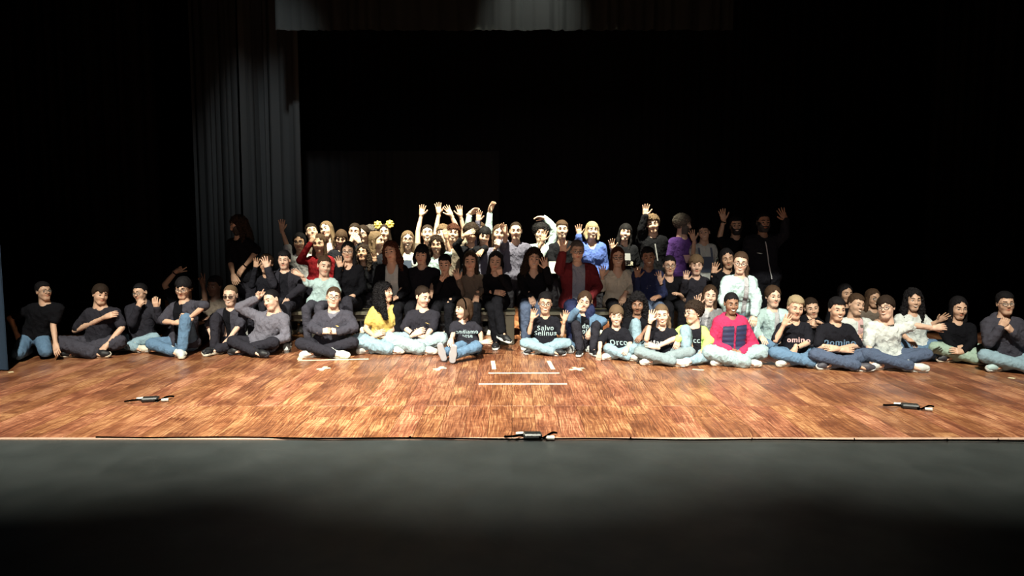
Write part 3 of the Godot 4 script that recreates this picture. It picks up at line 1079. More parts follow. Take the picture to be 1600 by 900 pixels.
	if not o.get("noshoes", false):
		var sd: Array = o.get("shoe", ["white", "white"])
		for s in 2:
			var fwd: Vector3 = legs[s][3]
			var right := Vector3.UP.cross(fwd).normalized()
			if pose in ["cross"] or (pose.begins_with("up") and (s == 0) != (pose == "up_a")):
				right = (right + Vector3.UP * (0.9 if s == 0 else -0.9)).normalized()   # a folded foot lies on its side
			var upv := fwd.cross(right).normalized()
			if o.has("soles"):
				upv = (Vector3.UP + fwd * 0.0).normalized()
				fwd = (Vector3.UP * 0.95 + f * 0.3 + u * (-0.25 if s == 0 else 0.1)).normalized()
				right = (u * 1.0 - fwd * u.dot(fwd)).normalized()
				upv = fwd.cross(right)
			var size := k * 1.08
			var org: Vector3 = legs[s][2] - upv * 0.085 * size + fwd * 0.01
			var low: float = minf(org.y, (org + fwd * 0.15 * size).y) - absf(right.y) * 0.042 * size
			if low < 0.0: org.y -= low
			var xf := Transform3D(Basis(right, upv, fwd) * Basis.from_scale(Vector3.ONE * size), org)
			var shoe := part("shoe", shared["shoe"], mat("shoe", DYES[sd[0]], 0.6), root, xf)
			part("sole", shared["sole"], mat("rubber", DYES[sd[1]], 0.7), shoe)

	# ---- head: hair, eyes, brows, spectacles
	var hair: Color = HAIRS[o.get("hc", "dark")]
	if o.get("hr", "short") != "":
		part("hair", hair_mesh(o.get("hr", "short")), mat("hair", hair, 0.72, 0.0), root, hx)
	for s in [-1, 1]:
		part("eye", shared["eye"], mat("eye", Color(1, 1, 1), 0.15, 0.0, true), root, hx * Transform3D(Basis.from_scale(Vector3(1.15, 0.56, 1.0)), Vector3(s * 0.031, 0.002, 0.0732)))
		part("eyebrow", shared["brow %d" % s], mat("hair", hair * 0.8, 0.6), root, hx)
	if o.get("sm", false):
		part("teeth", shared["teeth"], mat("teeth", Color(0.75, 0.71, 0.62), 0.25), root, hx)
	if o.has("gl"):
		var gl := part("glasses", shared["spectacles"], mat("frame", Color(0.012, 0.011, 0.011), 0.3), root, hx)
		var lens := StandardMaterial3D.new()
		lens.albedo_color = Color(0.02, 0.02, 0.02, 0.75) if o.gl == 2 else Color(0.9, 0.95, 0.95, 0.08)
		lens.transparency = BaseMaterial3D.TRANSPARENCY_ALPHA
		lens.roughness = 0.05
		if not mats.has("lens %d" % o.gl): mats["lens %d" % o.gl] = lens
		part("lenses", shared["lens"], mats["lens %d" % o.gl], gl)
	if o.get("beard", false):
		part("beard", shared["beard"], mat("hair", hair * 0.9, 0.7), root, hx)
	if o.has("band"):
		# a bracelet or watch strap round a wrist
		var s: int = 0 if o.band == "A" else 1
		var dir: Vector3 = (e[s][1] - e[s][0]).normalized()
		var x := dir.cross(Vector3(0.2, 0.3, 1)).normalized()
		var y := dir.cross(x)
		var ring := PackedVector3Array()
		for i in 12:
			ring.push_back(e[s][1] - dir * 0.03 + (x * cos(TAU * i / 12) + y * sin(TAU * i / 12)) * 0.031 * k)
		part("wristband", tube(ring, 0.008, 6, true).mesh(), mat("strap", Color(0.01, 0.01, 0.01), 0.5), root)
	if o.has("headband"):
		var arc := PackedVector3Array()
		for i in 13:
			var a := lerpf(-0.1, PI + 0.1, i / 12.0)
			arc.push_back(Vector3(cos(a) * 0.093, 0.02 + sin(a) * 0.112, 0.012))
		part("headband", tube(arc, 0.009, 6).mesh(), mat("ribbon", DYES[o.headband], 0.6), root, hx)
	if o.get("bows", false):
		for s in [-1.0, 1.0]:
			var bow := Pile.new()
			var petals := []
			var mid := Vector3(s * 0.088, 0.118, 0.02)
			for i in 8:
				var a := TAU * i / 8.0
				var out := Vector3(cos(a), sin(a), 0.25 * sin(a * 3.0))
				petals.push_back([mid + out * 0.018, mid + out * 0.046, 0.013, 0.019, false])
			petals.push_back([mid, mid + Vector3(0, 0, 0.02), 0.024, 0.018, true])
			var bn := bone_net(petals, 0.007, 0.01)
			bow.add_quads(bn[0], normals_of(bn[0], bn[1]), bn[1])
			part("flower_bow", bow.mesh(), mat("petal", Color(0.85, 0.66, 0.14), 0.7, 0.0), root, hx)
	return root

# ---------------------------------------------------------------- light
func stage_lamp(where: Vector3, aim: Vector3, energy: float, angle: float, soft: float, color: Color, size: float, label: String) -> void:
	var fx := thing("stage_lamp", label, "stage lamp", where)
	fx.look_at_from_position(where, aim, Vector3.UP if absf((aim - where).normalized().y) < 0.98 else Vector3.BACK)
	var can := PackedVector3Array()
	var shell := Pile.new()
	var prof := [[0.02, 0.34], [0.10, 0.32], [0.11, 0.10], [0.135, 0.0], [0.125, 0.0], [0.10, 0.09]]
	var vv := PackedVector3Array()
	var nn := PackedVector3Array()
	var qq := PackedInt32Array()
	for p in prof:
		for s in 20:
			var d := Vector3(cos(TAU * s / 20), sin(TAU * s / 20), 0)
			vv.push_back(d * p[0] + Vector3(0, 0, p[1]))
			nn.push_back(d)
	for a in prof.size() - 1:
		for s in 20:
			qq.append_array([a * 20 + s, a * 20 + (s + 1) % 20, a * 20 + 20 + (s + 1) % 20, a * 20 + 20 + s])
	shell.add_quads(vv, nn, qq)
	part("housing", shell.mesh(), mat("lamp housing", Color(0.02, 0.02, 0.02), 0.5), fx)
	var glow := StandardMaterial3D.new()
	glow.albedo_color = Color(0.9, 0.9, 0.85)
	glow.emission_enabled = true
	glow.emission = color
	glow.emission_energy_multiplier = 1.5
	var lens := CylinderMesh.new()
	lens.top_radius = 0.095
	lens.bottom_radius = 0.095
	lens.height = 0.012
	lens.radial_segments = 24
	part("lamp_lens", lens, glow, fx, Transform3D(Basis(Vector3.RIGHT, PI / 2), Vector3(0, 0, 0.09)))
	var l := SpotLight3D.new()
	l.name = "lamp_light"
	l.light_color = color
	l.light_energy = energy
	l.spot_range = 40.0
	l.spot_attenuation = 2.0
	l.spot_angle = angle
	l.spot_angle_attenuation = soft
	l.light_size = size
	l.shadow_enabled = true
	fx.add_child(l, true)
	l.position = Vector3(0, 0, -0.02)

# ---------------------------------------------------------------- stage
func wood_texture() -> ImageTexture:
	var n := FastNoiseLite.new()
	n.seed = 4
	n.frequency = 1.0
	n.fractal_octaves = 4
	var blot := FastNoiseLite.new()
	blot.seed = 9
	blot.frequency = 1.0
	blot.fractal_octaves = 3
	var img := Image.create(1024, 1024, false, Image.FORMAT_RGB8)
	for y in 1024:
		for x in 1024:
			# x runs across the boards, y along them; the picture covers two metres each way
			var fx := x / 512.0
			var fy := y / 512.0
			var warp := blot.get_noise_2d(fx * 2.0, fy * 0.9) * 0.10
			var g := n.get_noise_2d((fx + warp * 0.4) * 70.0, fy * 2.0)
			var ring := 0.5 + 0.5 * sin((fx + warp * 1.4 + n.get_noise_2d(fx * 3.0, fy * 0.7) * 0.12) * 120.0)
			var wear := blot.get_noise_2d(fx * 1.6 + 40.0, fy * 1.2) + 0.42 * blot.get_noise_2d(fx * 9.0, fy * 16.0 + 9.0) + 0.14 * blot.get_noise_2d(fx * 60.0, fy * 34.0)
			var t := clampf(0.52 + g * 0.70 + (ring - 0.5) * 0.10 + wear * 0.55, 0.0, 1.0)
			var c := Color(0.345, 0.19, 0.125).lerp(Color(0.515, 0.32, 0.215), smoothstep(0.08, 0.60, t)).lerp(Color(0.70, 0.51, 0.37), smoothstep(0.58, 0.98, t))
			img.set_pixel(x, y, c)
	img.generate_mipmaps()
	return ImageTexture.create_from_image(img)

func curtain(called: String, points: PackedVector2Array, low: float, high: float, m: Material, label := "", deep := 0.10, pitch_ := 0.34, ragged := 0.0) -> MeshInstance3D:
	# hangs along a plan line (x, z) in folds; thickness from the folds and a back sheet
	var pile := Pile.new()
	var length := 0.0
	var cuts := [0.0]
	for i in points.size() - 1:
		length += points[i].distance_to(points[i + 1])
		cuts.push_back(length)
	var cols := int(length / 0.045) + 2
	var rows := 9
	var vv := PackedVector3Array()
	var qq := PackedInt32Array()
	for side in 2:
		for c in cols:
			var s := length * c / (cols - 1.0)
			var i := 0
			while i < points.size() - 2 and s > cuts[i + 1]: i += 1
			var a := points[i]
			var b := points[i + 1]
			var p := a.lerp(b, (s - cuts[i]) / (cuts[i + 1] - cuts[i]))
			var d := (b - a).normalized()
			var nrm := Vector2(-d.y, d.x)
			for r in rows:
				var t := r / (rows - 1.0)
				var ph := s * TAU / pitch_ + fold_noise.get_noise_2d(s * 1.3 + low, 3.0) * 5.0
				var amp := deep * (0.65 + 0.35 * t) * (0.75 + 0.5 * fold_noise.get_noise_2d(s * 2.0, 8.0))
				var q := p + nrm * (sin(ph) * amp + sin(ph * 2.3 + t) * amp * 0.25 - side * 0.012)
				var y := lerpf(high, low + ragged * sin(ph * 0.5), t)
				vv.push_back(Vector3(q.x, y, q.y))
	for side in 2:
		for c in cols - 1:
			for r in rows - 1:
				var a := (side * cols + c) * rows + r
				if side == 0: qq.append_array([a, a + 1, a + rows + 1, a + rows])
				else: qq.append_array([a, a + rows, a + rows + 1, a + 1])
	for c in cols - 1:
		for r in [0, rows - 1]:
			var a: int = c * rows + r
			qq.append_array([a, a + rows, a + rows + cols * rows, a + cols * rows])
	pile.add_quads(vv, normals_of(vv, qq), qq)
	var o := part(called, pile.mesh(), m, self)
	if label != "": tag(o, label, "curtain")
	return o

func tape(label: String, corners: Array, group := "", called := "floor_tape") -> void:
	# strips of tape: each entry is [from pixel, to pixel, width]
	var mid := Vector3.ZERO
	for c in corners: mid += ground(c[0], c[1]) + ground(c[2], c[3])
	mid /= corners.size() * 2.0
	var o := Pile.new()
	for i in corners.size():
		var c: Array = corners[i]
		var a := ground(c[0], c[1]) - mid
		var b := ground(c[2], c[3]) - mid
		var side: Vector3 = (b - a).normalized().cross(Vector3.UP) * c[4] * 0.5
		var hi := Vector3.UP * (0.0022 + 0.0012 * i)
		var lo := Vector3.UP * 0.0002
		var v := PackedVector3Array([a - side + hi, b - side + hi, b + side + hi, a + side + hi, a - side + lo, b - side + lo, b + side + lo, a + side + lo])
		var quads := PackedInt32Array([0, 1, 2, 3, 0, 4, 5, 1, 1, 5, 6, 2, 2, 6, 7, 3, 3, 7, 4, 0])
		for q in range(0, quads.size(), 4):
			var w := PackedVector3Array([v[quads[q]], v[quads[q + 1]], v[quads[q + 2]], v[quads[q + 3]]])
			o.add_quads(w, normals_of(w, PackedInt32Array([0, 1, 2, 3])), PackedInt32Array([0, 1, 2, 3]))
	var p := part(called, o.mesh(), mat("tape", Color(0.80, 0.74, 0.48), 0.6), self)
	p.position = mid
	tag(p, label, "tape", group)

func bench(x0: float, x1: float, z: float, label: String, deep := 0.42, high := 0.46) -> void:
	var b := thing("bench", label, "bench", Vector3((x0 + x1) / 2, 0, z), "")
	var wide := x1 - x0
	var wood := mat("bench wood", Color(0.052, 0.042, 0.026), 0.55)
	var pale := mat("bench top", Color(0.10, 0.09, 0.062), 0.5)
	part("seat_board", chamfered(Vector3(wide, 0.045, deep), 0.006), pale, b, Transform3D(Basis.IDENTITY, Vector3(0, high - 0.0225, 0)))
	for s in [-1, 1]:
		part("end_panel", chamfered(Vector3(0.20, high - 0.047, deep - 0.04), 0.005), wood, b, Transform3D(Basis.IDENTITY, Vector3(s * (wide / 2 - 0.115), (high - 0.047) / 2, 0)))
	part("rail", chamfered(Vector3(wide - 0.45, 0.09, 0.03), 0.004), wood, b, Transform3D(Basis.IDENTITY, Vector3(0, high - 0.095, deep / 2 - 0.09)))

func snarl(label: String, x: float, y: float, turn: float) -> void:
	# a stage connector box on the floor with a loop of cable and two bright plugs
	var c := ground(x, y)
	var b := thing("cable_connector", label, "connector", c)
	b.rotation.y = turn
	var dark := mat("rubber box", Color(0.012, 0.014, 0.014), 0.35)
	part("connector_box", chamfered(Vector3(0.15, 0.042, 0.10), 0.012), dark, b, Transform3D(Basis.IDENTITY, Vector3(0, 0.021, 0)))
	var loop := PackedVector3Array()
	for i in 26:
		var t := i / 25.0
		loop.push_back(Vector3(lerpf(-0.22, 0.20, t), 0.012 + 0.02 * absf(sin(t * 9.0)), 0.06 * sin(t * 11.0)))
	part("cable", tube(loop, 0.009, 6).mesh(), dark, b)
	for s in [-1.0, 1.0]:
		var plug := CylinderMesh.new()
		plug.top_radius = 0.014
		plug.bottom_radius = 0.017
		plug.height = 0.06
		part("plug", plug, mat("plug", Color(0.55, 0.55, 0.48), 0.3), b, Transform3D(Basis(Vector3.BACK, PI / 2), Vector3(s * 0.12 + 0.02, 0.018, 0.055 * s)))

func build_stage() -> void:
	var black := mat("black paint", Color(0.008, 0.008, 0.008), 0.7)
	struct("wall_left", box(Vector3(0.3, 10, 26)), black, Transform3D(Basis.IDENTITY, Vector3(-10.2, 3.5, -4)))
	struct("wall_right", box(Vector3(0.3, 10, 26)), black, Transform3D(Basis.IDENTITY, Vector3(10.2, 3.5, -4)))
	struct("wall_back", box(Vector3(20.7, 10, 0.3)), black, Transform3D(Basis.IDENTITY, Vector3(0, 3.5, -17)))
	struct("wall_front", box(Vector3(20.7, 10, 0.3)), black, Transform3D(Basis.IDENTITY, Vector3(0, 3.5, 9)))
	struct("ceiling", box(Vector3(20.7, 0.3, 26.3)), black, Transform3D(Basis.IDENTITY, Vector3(0, 8.65, -4)))
	# the black apron in front of the boards: three sheets of scuffed dance floor
	var n := FastNoiseLite.new()
	n.seed = 21
	n.fractal_octaves = 4
	n.frequency = 0.006
	var rough := NoiseTexture2D.new()
	rough.noise = n
	rough.width = 1024
	rough.height = 1024
	rough.seamless = true
	var ramp := Gradient.new()
	ramp.set_color(0, Color(0.50, 0.50, 0.50))
	ramp.set_color(1, Color(0.80, 0.80, 0.80))
	rough.color_ramp = ramp
	var vinyl := StandardMaterial3D.new()
	vinyl.albedo_color = Color(1, 1, 1)
	# scuffs: bunches of thin pale curved scratches left by shoes and scenery
	var scuffs := Image.create(1024, 1024, false, Image.FORMAT_RGB8)
	for y in 1024:
		for x in 1024:
			var t := 0.5 + 0.5 * n.get_noise_2d(x * 0.8, y * 0.8)
			scuffs.set_pixel(x, y, srgb(Color(0.022, 0.026, 0.026).lerp(Color(0.036, 0.041, 0.041), t)))
	for bunch in 26:
		var c := Vector2(rng.randf() * 1024, rng.randf() * 1024)
		var lean := rng.randf_range(0.2, 1.2)
		for line in rng.randi_range(1, 5):
			var p := c + Vector2(rng.randf_range(-60, 60), rng.randf_range(-30, 30))
			var dir := Vector2.from_angle(lean + rng.randf_range(-0.12, 0.12))
			var bend_ := rng.randf_range(-0.006, 0.006)
			for step in rng.randi_range(40, 180):
				p += dir
				dir = dir.rotated(bend_)
				var q := Vector2i(posmod(int(p.x), 1024), posmod(int(p.y), 1024))
				scuffs.set_pixelv(q, scuffs.get_pixelv(q).lerp(Color(0.42, 0.43, 0.42), rng.randf_range(0.10, 0.32)))
	scuffs.generate_mipmaps()
	vinyl.albedo_texture = ImageTexture.create_from_image(scuffs)
	vinyl.roughness = 0.72
	vinyl.roughness_texture = rough
	vinyl.uv1_triplanar = true
	vinyl.uv1_world_triplanar = true
	vinyl.uv1_scale = Vector3(0.35, 0.35, 0.35)
	var edge := -ground(800, 683.5).z
	var floor_ := Node3D.new()
	floor_.name = "floor"
	floor_.set_meta("kind", "structure")
	add_child(floor_)
	part("apron", box(Vector3(20.4, 0.5, edge - 1.2)), vinyl, floor_, Transform3D(Basis.IDENTITY, Vector3(0, -0.262, -(edge + 1.2) / 2)))
	part("auditorium_floor", box(Vector3(20.4, 0.3, 10.2)), black, floor_, Transform3D(Basis.IDENTITY, Vector3(0, -1.35, 3.9)))
	part("subfloor", box(Vector3(20.4, 0.4, 17.0 - edge)), black, floor_, Transform3D(Basis.IDENTITY, Vector3(0, -0.235, -(edge + 17.0) / 2)))
	# wide boards running away from the auditorium, each its own piece
	var tex := wood_texture()
	var woods := []
	for i in 12:
		var m := StandardMaterial3D.new()
		var tone := rng.randf_range(0.95, 1.05)
		m.albedo_color = Color(tone, tone * rng.randf_range(0.98, 1.02), tone * rng.randf_range(0.97, 1.03))
		m.albedo_texture = tex
		m.roughness = rng.randf_range(0.30, 0.44)
		m.uv1_triplanar = true
		m.uv1_world_triplanar = true
		m.uv1_scale = Vector3(0.5, 0.5, 0.5)
		m.uv1_offset = Vector3(rng.randf(), rng.randf(), rng.randf())
		woods.push_back(m)
	var cuts := [edge, -ground(800, 634).z, 9.4, 16.8]
	var wide := 0.20
	for r in 3:
		var deep: float = cuts[r + 1] - cuts[r]
		for c in 96:
			var lift := rng.randf_range(-0.0016, 0.0)
			part("floor_board", chamfered(Vector3(wide - 0.002, 0.034, deep - 0.004), 0.002), woods[rng.randi() % 12], floor_, Transform3D(Basis.IDENTITY, Vector3((c - 47.5) * wide, -0.017 + lift, -(cuts[r] + cuts[r + 1]) / 2)))
	# the pale lip along the front of the boards, and the cable that lies on it
	struct("trim_1", chamfered(Vector3(20.3, 0.016, 0.035), 0.004), mat("lip", Color(0.42, 0.27, 0.2), 0.5), Transform3D(Basis.IDENTITY, Vector3(0, -0.006, -edge + 0.018)))
	var run := PackedVector3Array()
	for i in 90:
		var px := lerpf(150, 1640, i / 89.0)
		run.push_back(ground(px, 685.6 + sin(i * 0.37) * 0.7 + (px - 800) * 0.004, 0.006))
	var cable := part("floor_cable", tube(run, 0.007, 6).mesh(), mat("rubber box", Color(0.012, 0.014, 0.014), 0.35), self)
	tag(cable, "thin black cable lying along the seam between wooden boards and black apron", "cable")
	for px in [640, 985, 1175, 1335, 1480, 1560]:
		var tie := PackedVector3Array()
		for i in 9:
			var a := PI * i / 8.0
			tie.push_back(Vector3(0.012 * (i - 4) / 4.0, 0.013 * sin(a), 0.022 * cos(a)))
		var t := part("cable_tie", tube(tie, 0.004, 5).mesh(), mat("tie", Color(0.06, 0.05, 0.04), 0.5), cable)
		t.position = ground(px, 685.6 + (px - 800) * 0.004, 0.004)

	# curtains: black masking legs, backdrops and border, and the blue house curtain at the left edge
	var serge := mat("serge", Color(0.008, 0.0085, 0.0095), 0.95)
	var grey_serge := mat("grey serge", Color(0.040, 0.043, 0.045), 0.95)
	var velvet := mat("blue velvet", Color(0.028, 0.046, 0.075), 0.85, 0.2)
	curtain("backdrop_curtain", PackedVector2Array([Vector2(-9.5, -15.6), Vector2(9.5, -15.6)]), 0.02, 8.2, mat("deep serge", Color(0.004, 0.004, 0.005), 0.95), "tall black backdrop curtain closing the rear of the stage", 0.05, 0.45)
	curtain("low_curtain", PackedVector2Array([at(470, 300, 13.4).x * Vector2(1, 0) + Vector2(0, -13.4), at(780, 300, 13.4).x * Vector2(1, 0) + Vector2(0, -13.4)]), 0.02, at(500, 236, 13.4).y, serge, "low dark curtain panel behind the back row, right of the grey leg curtain", 0.045, 0.4)
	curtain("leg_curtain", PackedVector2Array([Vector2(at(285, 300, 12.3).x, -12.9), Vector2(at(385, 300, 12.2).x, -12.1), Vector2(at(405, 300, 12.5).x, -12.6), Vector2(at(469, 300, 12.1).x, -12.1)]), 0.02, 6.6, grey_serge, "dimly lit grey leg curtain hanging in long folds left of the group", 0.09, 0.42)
	curtain("leg_curtain", PackedVector2Array([Vector2(at(1446, 300, 12.0).x, -12.0), Vector2(at(1640, 300, 12.3).x, -12.3)]), 0.02, 7.0, serge, "almost black leg curtain at the right side of the stage", 0.07, 0.42)
	curtain("leg_curtain", PackedVector2Array([Vector2(at(30, 300, 11.2).x, -11.2), Vector2(at(262, 300, 11.2).x, -11.0)]), 0.02, 7.0, mat("deep serge", Color(0.004, 0.004, 0.005), 0.95), "black leg curtain between the blue curtain and grey leg curtain", 0.06, 0.42)
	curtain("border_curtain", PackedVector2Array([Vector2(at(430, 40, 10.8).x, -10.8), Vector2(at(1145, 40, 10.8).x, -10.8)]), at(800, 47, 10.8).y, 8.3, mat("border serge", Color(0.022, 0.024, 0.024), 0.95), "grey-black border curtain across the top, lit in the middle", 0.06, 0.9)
	curtain("border_curtain", PackedVector2Array([Vector2(-2.80, -6.5), Vector2(2.30, -6.5)]), 3.66, 8.3, serge, "middle black border curtain hung over the front boards, out of view", 0.02, 0.5)
	curtain("border_curtain", PackedVector2Array([Vector2(-3.75, -6.52), Vector2(-2.80, -6.52)]), 4.10, 8.3, serge, "narrow black border curtain left of the middle one, out of view", 0.02, 0.5)
	curtain("border_curtain", PackedVector2Array([Vector2(-10.0, -6.5), Vector2(-3.75, -6.5)]), 3.76, 8.3, serge, "wide black border curtain over the left boards, out of view", 0.02, 0.5)
	curtain("border_curtain", PackedVector2Array([Vector2(2.30, -6.56), Vector2(2.80, -6.56)]), 4.10, 8.3, serge, "narrow black border curtain right of the middle one, out of view", 0.02, 0.5)
	curtain("border_curtain", PackedVector2Array([Vector2(2.80, -6.52), Vector2(10.0, -6.52)]), 3.84, 8.3, serge, "wide black border curtain over the right boards, out of view", 0.02, 0.5)
	var zc := -ground(8, 580).z
	curtain("house_curtain", PackedVector2Array([Vector2(at(10, 580, zc).x, -zc), Vector2(at(10, 580, zc).x - 0.5, -zc - 0.12), Vector2(at(10, 580, zc).x - 1.6, -zc + 0.05)]), 0.012, 7.6, velvet, "blue velvet house curtain at the far left edge of the stage", 0.045, 0.2)

	# tape marks
	tape("long yellow tape line nearest the apron, at stage centre", [[748, 600, 886, 600, 0.045]])
	tape("yellow tape line behind the longest tape line, at stage centre", [[763, 583, 874, 583, 0.042]])
	tape("short upright tape piece above the left end of the centre lines", [[772, 577, 770, 564, 0.05]])
	tape("short upright tape piece above the right end of the centre lines", [[864, 577, 857, 564, 0.05]])
	tape("taped cross on the boards in front of the navy-jacket woman", [[495, 577, 516, 575, 0.05], [502, 579, 509, 573, 0.05]])
	tape("taped cross on the boards in front of the girl showing her soles", [[677, 577, 697, 575, 0.05], [683, 579, 691, 573, 0.05]])
	tape("taped cross on the boards right of the centre lines", [[890, 578, 912, 575, 0.05], [896, 574, 907, 579, 0.05]])
	tape("yellow tape line under the feet of the navy-jacket woman", [[466, 563.5, 576, 561, 0.045]])
	tape("short tape piece at the left foot of the navy-jacket woman", [[468, 562, 473, 552, 0.06]])
	tape("small tape scrap on the boards in front of the boy in neon jacket", [[1082, 577, 1100, 578.5, 0.04]])
	tape("tape scrap on the boards beside the blue house curtain", [[13, 582, 21, 581, 0.05]])
	tape("tape scrap on the boards at the far right edge", [[1576, 590, 1586, 591.5, 0.05]])
	snarl("black cable connector with bright plugs on the left boards", 235, 627, 0.25)
	snarl("black cable connector with bright plugs on the right boards", 1422, 638, -0.35)
	snarl("black cable connector lying on the seam at the centre", 832, 684, 0.02)

	# benches under the middle row
	var zb := 10.28
	var marks := [418, 604, 812, 1052]
	var names := ["dark wooden bench at the left end of the middle row", "dark wooden bench under the seated women left of centre", "dark wooden bench under the man in the wine-red jacket"]
	for i in 3:
		bench(at(marks[i], 500, zb).x + (0.0 if i == 0 else 0.06), at(marks[i + 1], 500, zb).x - 0.06, -zb, names[i])
	bench(at(1054, 500, zb).x, at(1150, 500, zb).x, -zb, "dark wooden bench at the right end of the middle row")

# ---------------------------------------------------------------- the group: [head across, top, chin] in the photograph's pixels, then the row of the foremost foot (floor) or the distance in metres
func front_left() -> void:
	person("kneeling boy with glasses in black t-shirt and blue jeans beside the blue curtain", [68, 441, 469], 567, "kneel", {"k": 0.96, "ty": 12, "hd": [62, -4, 0], "hr": "short", "hc": "black", "sk": "warm", "gl": 1, "top": ["tee", "black"], "bot": ["jeans", "denim"], "A": [15, 497, 30, 530, "rest", 0.4], "B": [83, 508, 88, 545, "rest", 0.4], "ka": [28, 553, 0.10], "kb": [71, 549, 0.10], "shoe": ["black", "black"], "bx": 52})
	person("black-haired boy in charcoal t-shirt and pinstriped grey trousers, hand raised to his chest", [157, 445, 475], 562, "cross", {"k": 1.0, "hd": [48, 6, 8], "hr": "bowl", "hc": "dark", "sk": "warm", "top": ["tee", "charcoal", 0.8], "bot": ["baggy", "graphite"], "A": [117, 517, 172, 492, "rest", 0.3, 1.0, 70], "B": [191, 512, 160, 547, "rest", 0.6, 0.6], "shoe": ["black", "cream"], "bx": 150, "ty": 8})
	person("girl with glasses covering her mouth with one hand, charcoal hoodie, pale jeans", [219, 443, 471], 553, "cross", {"k": 0.96, "hd": [-8, 4, -8], "hr": "tied", "hc": "black", "sk": "warm", "gl": 1, "top": ["hoodie", "charcoal"], "bot": ["jeans", "pale"], "A": [206, 505, 219, 473, "fist", 0.8, 0.3], "B": [250, 500, 243, 474, "rest", 0.8, 0.4], "shoe": ["cream", "white"], "bx": 220, "sp": 0.85})
	person("person hidden behind the clasping boy, one bare arm with wristband raised", [291, 436, 465], 543, "kneel", {"k": 1.0, "hr": "short", "hc": "black", "sk": "warm", "top": ["tee", "black"], "A": [257, 445, 281, 418, "peace", 0.5, 0.3, 70], "band": "A", "shoe": ["black", "black"]})
	person("dark-skinned boy behind the front row making a victory sign", [335, 431, 463], 543, "kneel", {"k": 1.0, "hd": [-12, 4, 4], "hr": "short", "hc": "black", "sk": "dark", "top": ["tee", "taupe"], "A": [321, 470, 316, 437, "peace", 0.6, 0.4], "shoe": ["black", "black"]})
	person("boy with bowl-cut black hair and glasses clasping hands, one knee up, bright blue jeans", [286, 434, 466], 560, "up_b", {"k": 1.0, "hd": [4, 14, 4], "hr": "bowl", "hc": "black", "sk": "warm", "gl": 1, "top": ["shirt", "graphite", 0.9], "open": 0.06, "inner": "black", "bot": ["jeans", "denim"], "A": [254, 502, 281, 505, "fist", 0.5, 0.7, 80], "B": [320, 478, 288, 503, "fist", 0.8, 0.5, -70], "shoe": ["white", "cream"], "sp": 0.9, "st": -6, "fold": 0.014})
	person("smiling person with cropped hair and dark glasses, dark open shirt, one knee up", [360, 446, 477], 556, "up_a", {"k": 0.98, "hd": [2, 6, 0], "hr": "crop", "hc": "light", "sk": "fair", "gl": 2, "sm": true, "top": ["shirt", "graphite", 0.9], "open": 0.05, "inner": "black", "bot": ["trousers", "charcoal"], "A": [326, 508, 333, 533, "fist", 0.4, 0.4], "B": [374, 508, 350, 540, "rest", 0.7, 0.5], "shoe": ["black", "cream"], "sp": 0.55})
	person("person in grey hoodie saluting with two fingers at the forehead, charcoal trousers", [424, 453, 484], 560, "cross", {"k": 0.98, "hd": [-26, 8, -12], "hr": "crop", "hc": "black", "sk": "fair", "top": ["hoodie", "grey"], "fold": 0.016, "bot": ["trousers", "charcoal"], "A": [374, 480, 409, 463, "peace", 0.9, 0.7, 40], "B": [447, 527, 398, 543, "fist", 0.5, 0.9], "band": "B", "shoe": ["black", "charcoal"], "bx": 408, "sp": 0.85, "ty": -10})
	person("woman in navy zip jacket and glasses, hands joined, grey trousers and white trainers", [521, 447, 482], 563, "cross", {"k": 1.0, "f": true, "hd": [16, -4, 8], "hr": "tied", "hc": "brown", "sk": "fair", "gl": 1, "top": ["jacket", "graphite"], "v": 0.12, "fold": 0.016, "bot": ["trousers", "charcoal"], "A": [487, 512, 506, 520, "fist", 0.4, 0.9, 80], "B": [553, 512, 520, 521, "fist", 0.4, 0.9, -80], "shoe": ["white", "white"], "inner": "grey", "sp": 0.95, "bx": 514, "w": 1.1, "g": 1.08, "ty": 6, "zips": [[0.07, 0.10, 0.10, 0.115, 0.012, "yellow", "badge"]]})
	person("girl with long curly black hair in a yellow t-shirt, profile turned right", [601, 440, 474], 556, "cross", {"k": 0.97, "f": true, "hd": [72, -6, 0], "hr": "curly", "hc": "black", "sk": "warm", "top": ["tee", "yellow", 0.6], "v": 0.07, "bot": ["baggy", "pale"], "A": [571, 514, 590, 529, "rest", 0.5, 0.8, 60], "B": [613, 516, 597, 530, "rest", 0.5, 0.8, -60], "shoe": ["white", "cream"], "bx": 596, "ty": 10, "sp": 0.9, "hs": 1.05})
	person("teenager with tied-back dark hair in dark t-shirt, looking right, very pale jeans", [661, 446, 480], 556, "cross", {"k": 1.0, "hd": [44, 14, 0], "hr": "tied", "hc": "dark", "sk": "fair", "top": ["tee", "charcoal", 0.95], "bot": ["baggy", "ice"], "A": [632, 512, 652, 527, "rest", 0.5, 0.8, 60], "B": [676, 512, 658, 534, "rest", 0.5, 0.8, -50], "band": "A", "shoe": ["white", "cream"], "bx": 652, "zips": [[0.07, 0.12, 0.10, 0.115, 0.012, "yellow", "badge"]]})
	person("girl with green headband turned left, leaning on one arm, shoe soles towards the viewer", [724, 467, 497], 556, "ahead", {"k": 0.86, "hd": [-58, 2, 6], "hr": "bob", "hc": "brown", "sk": "fair", "headband": "sage", "sm": true, "top": ["tee", "charcoal", 0.7], "bot": ["jeans", "denim"], "A": [708, 522, 704, 534, "rest", 0.6, 0.8], "B": [750, 518, 754, 543, "rest", 0.2, 0.1, 80], "shoe": ["graphite", "silver"], "bx": 733, "tx": [["mandiamo", "borse"], 0.048, 0.075, "ice"], "ka": [722, 540, 0.14], "kb": [745, 542, 0.16], "fa": [693, 552, 0.10, -0.5, 0.5, 0.6], "fb": [708, 555, 0.10, -0.3, 0.7, 0.6], "soles": true, "reachy": 0})

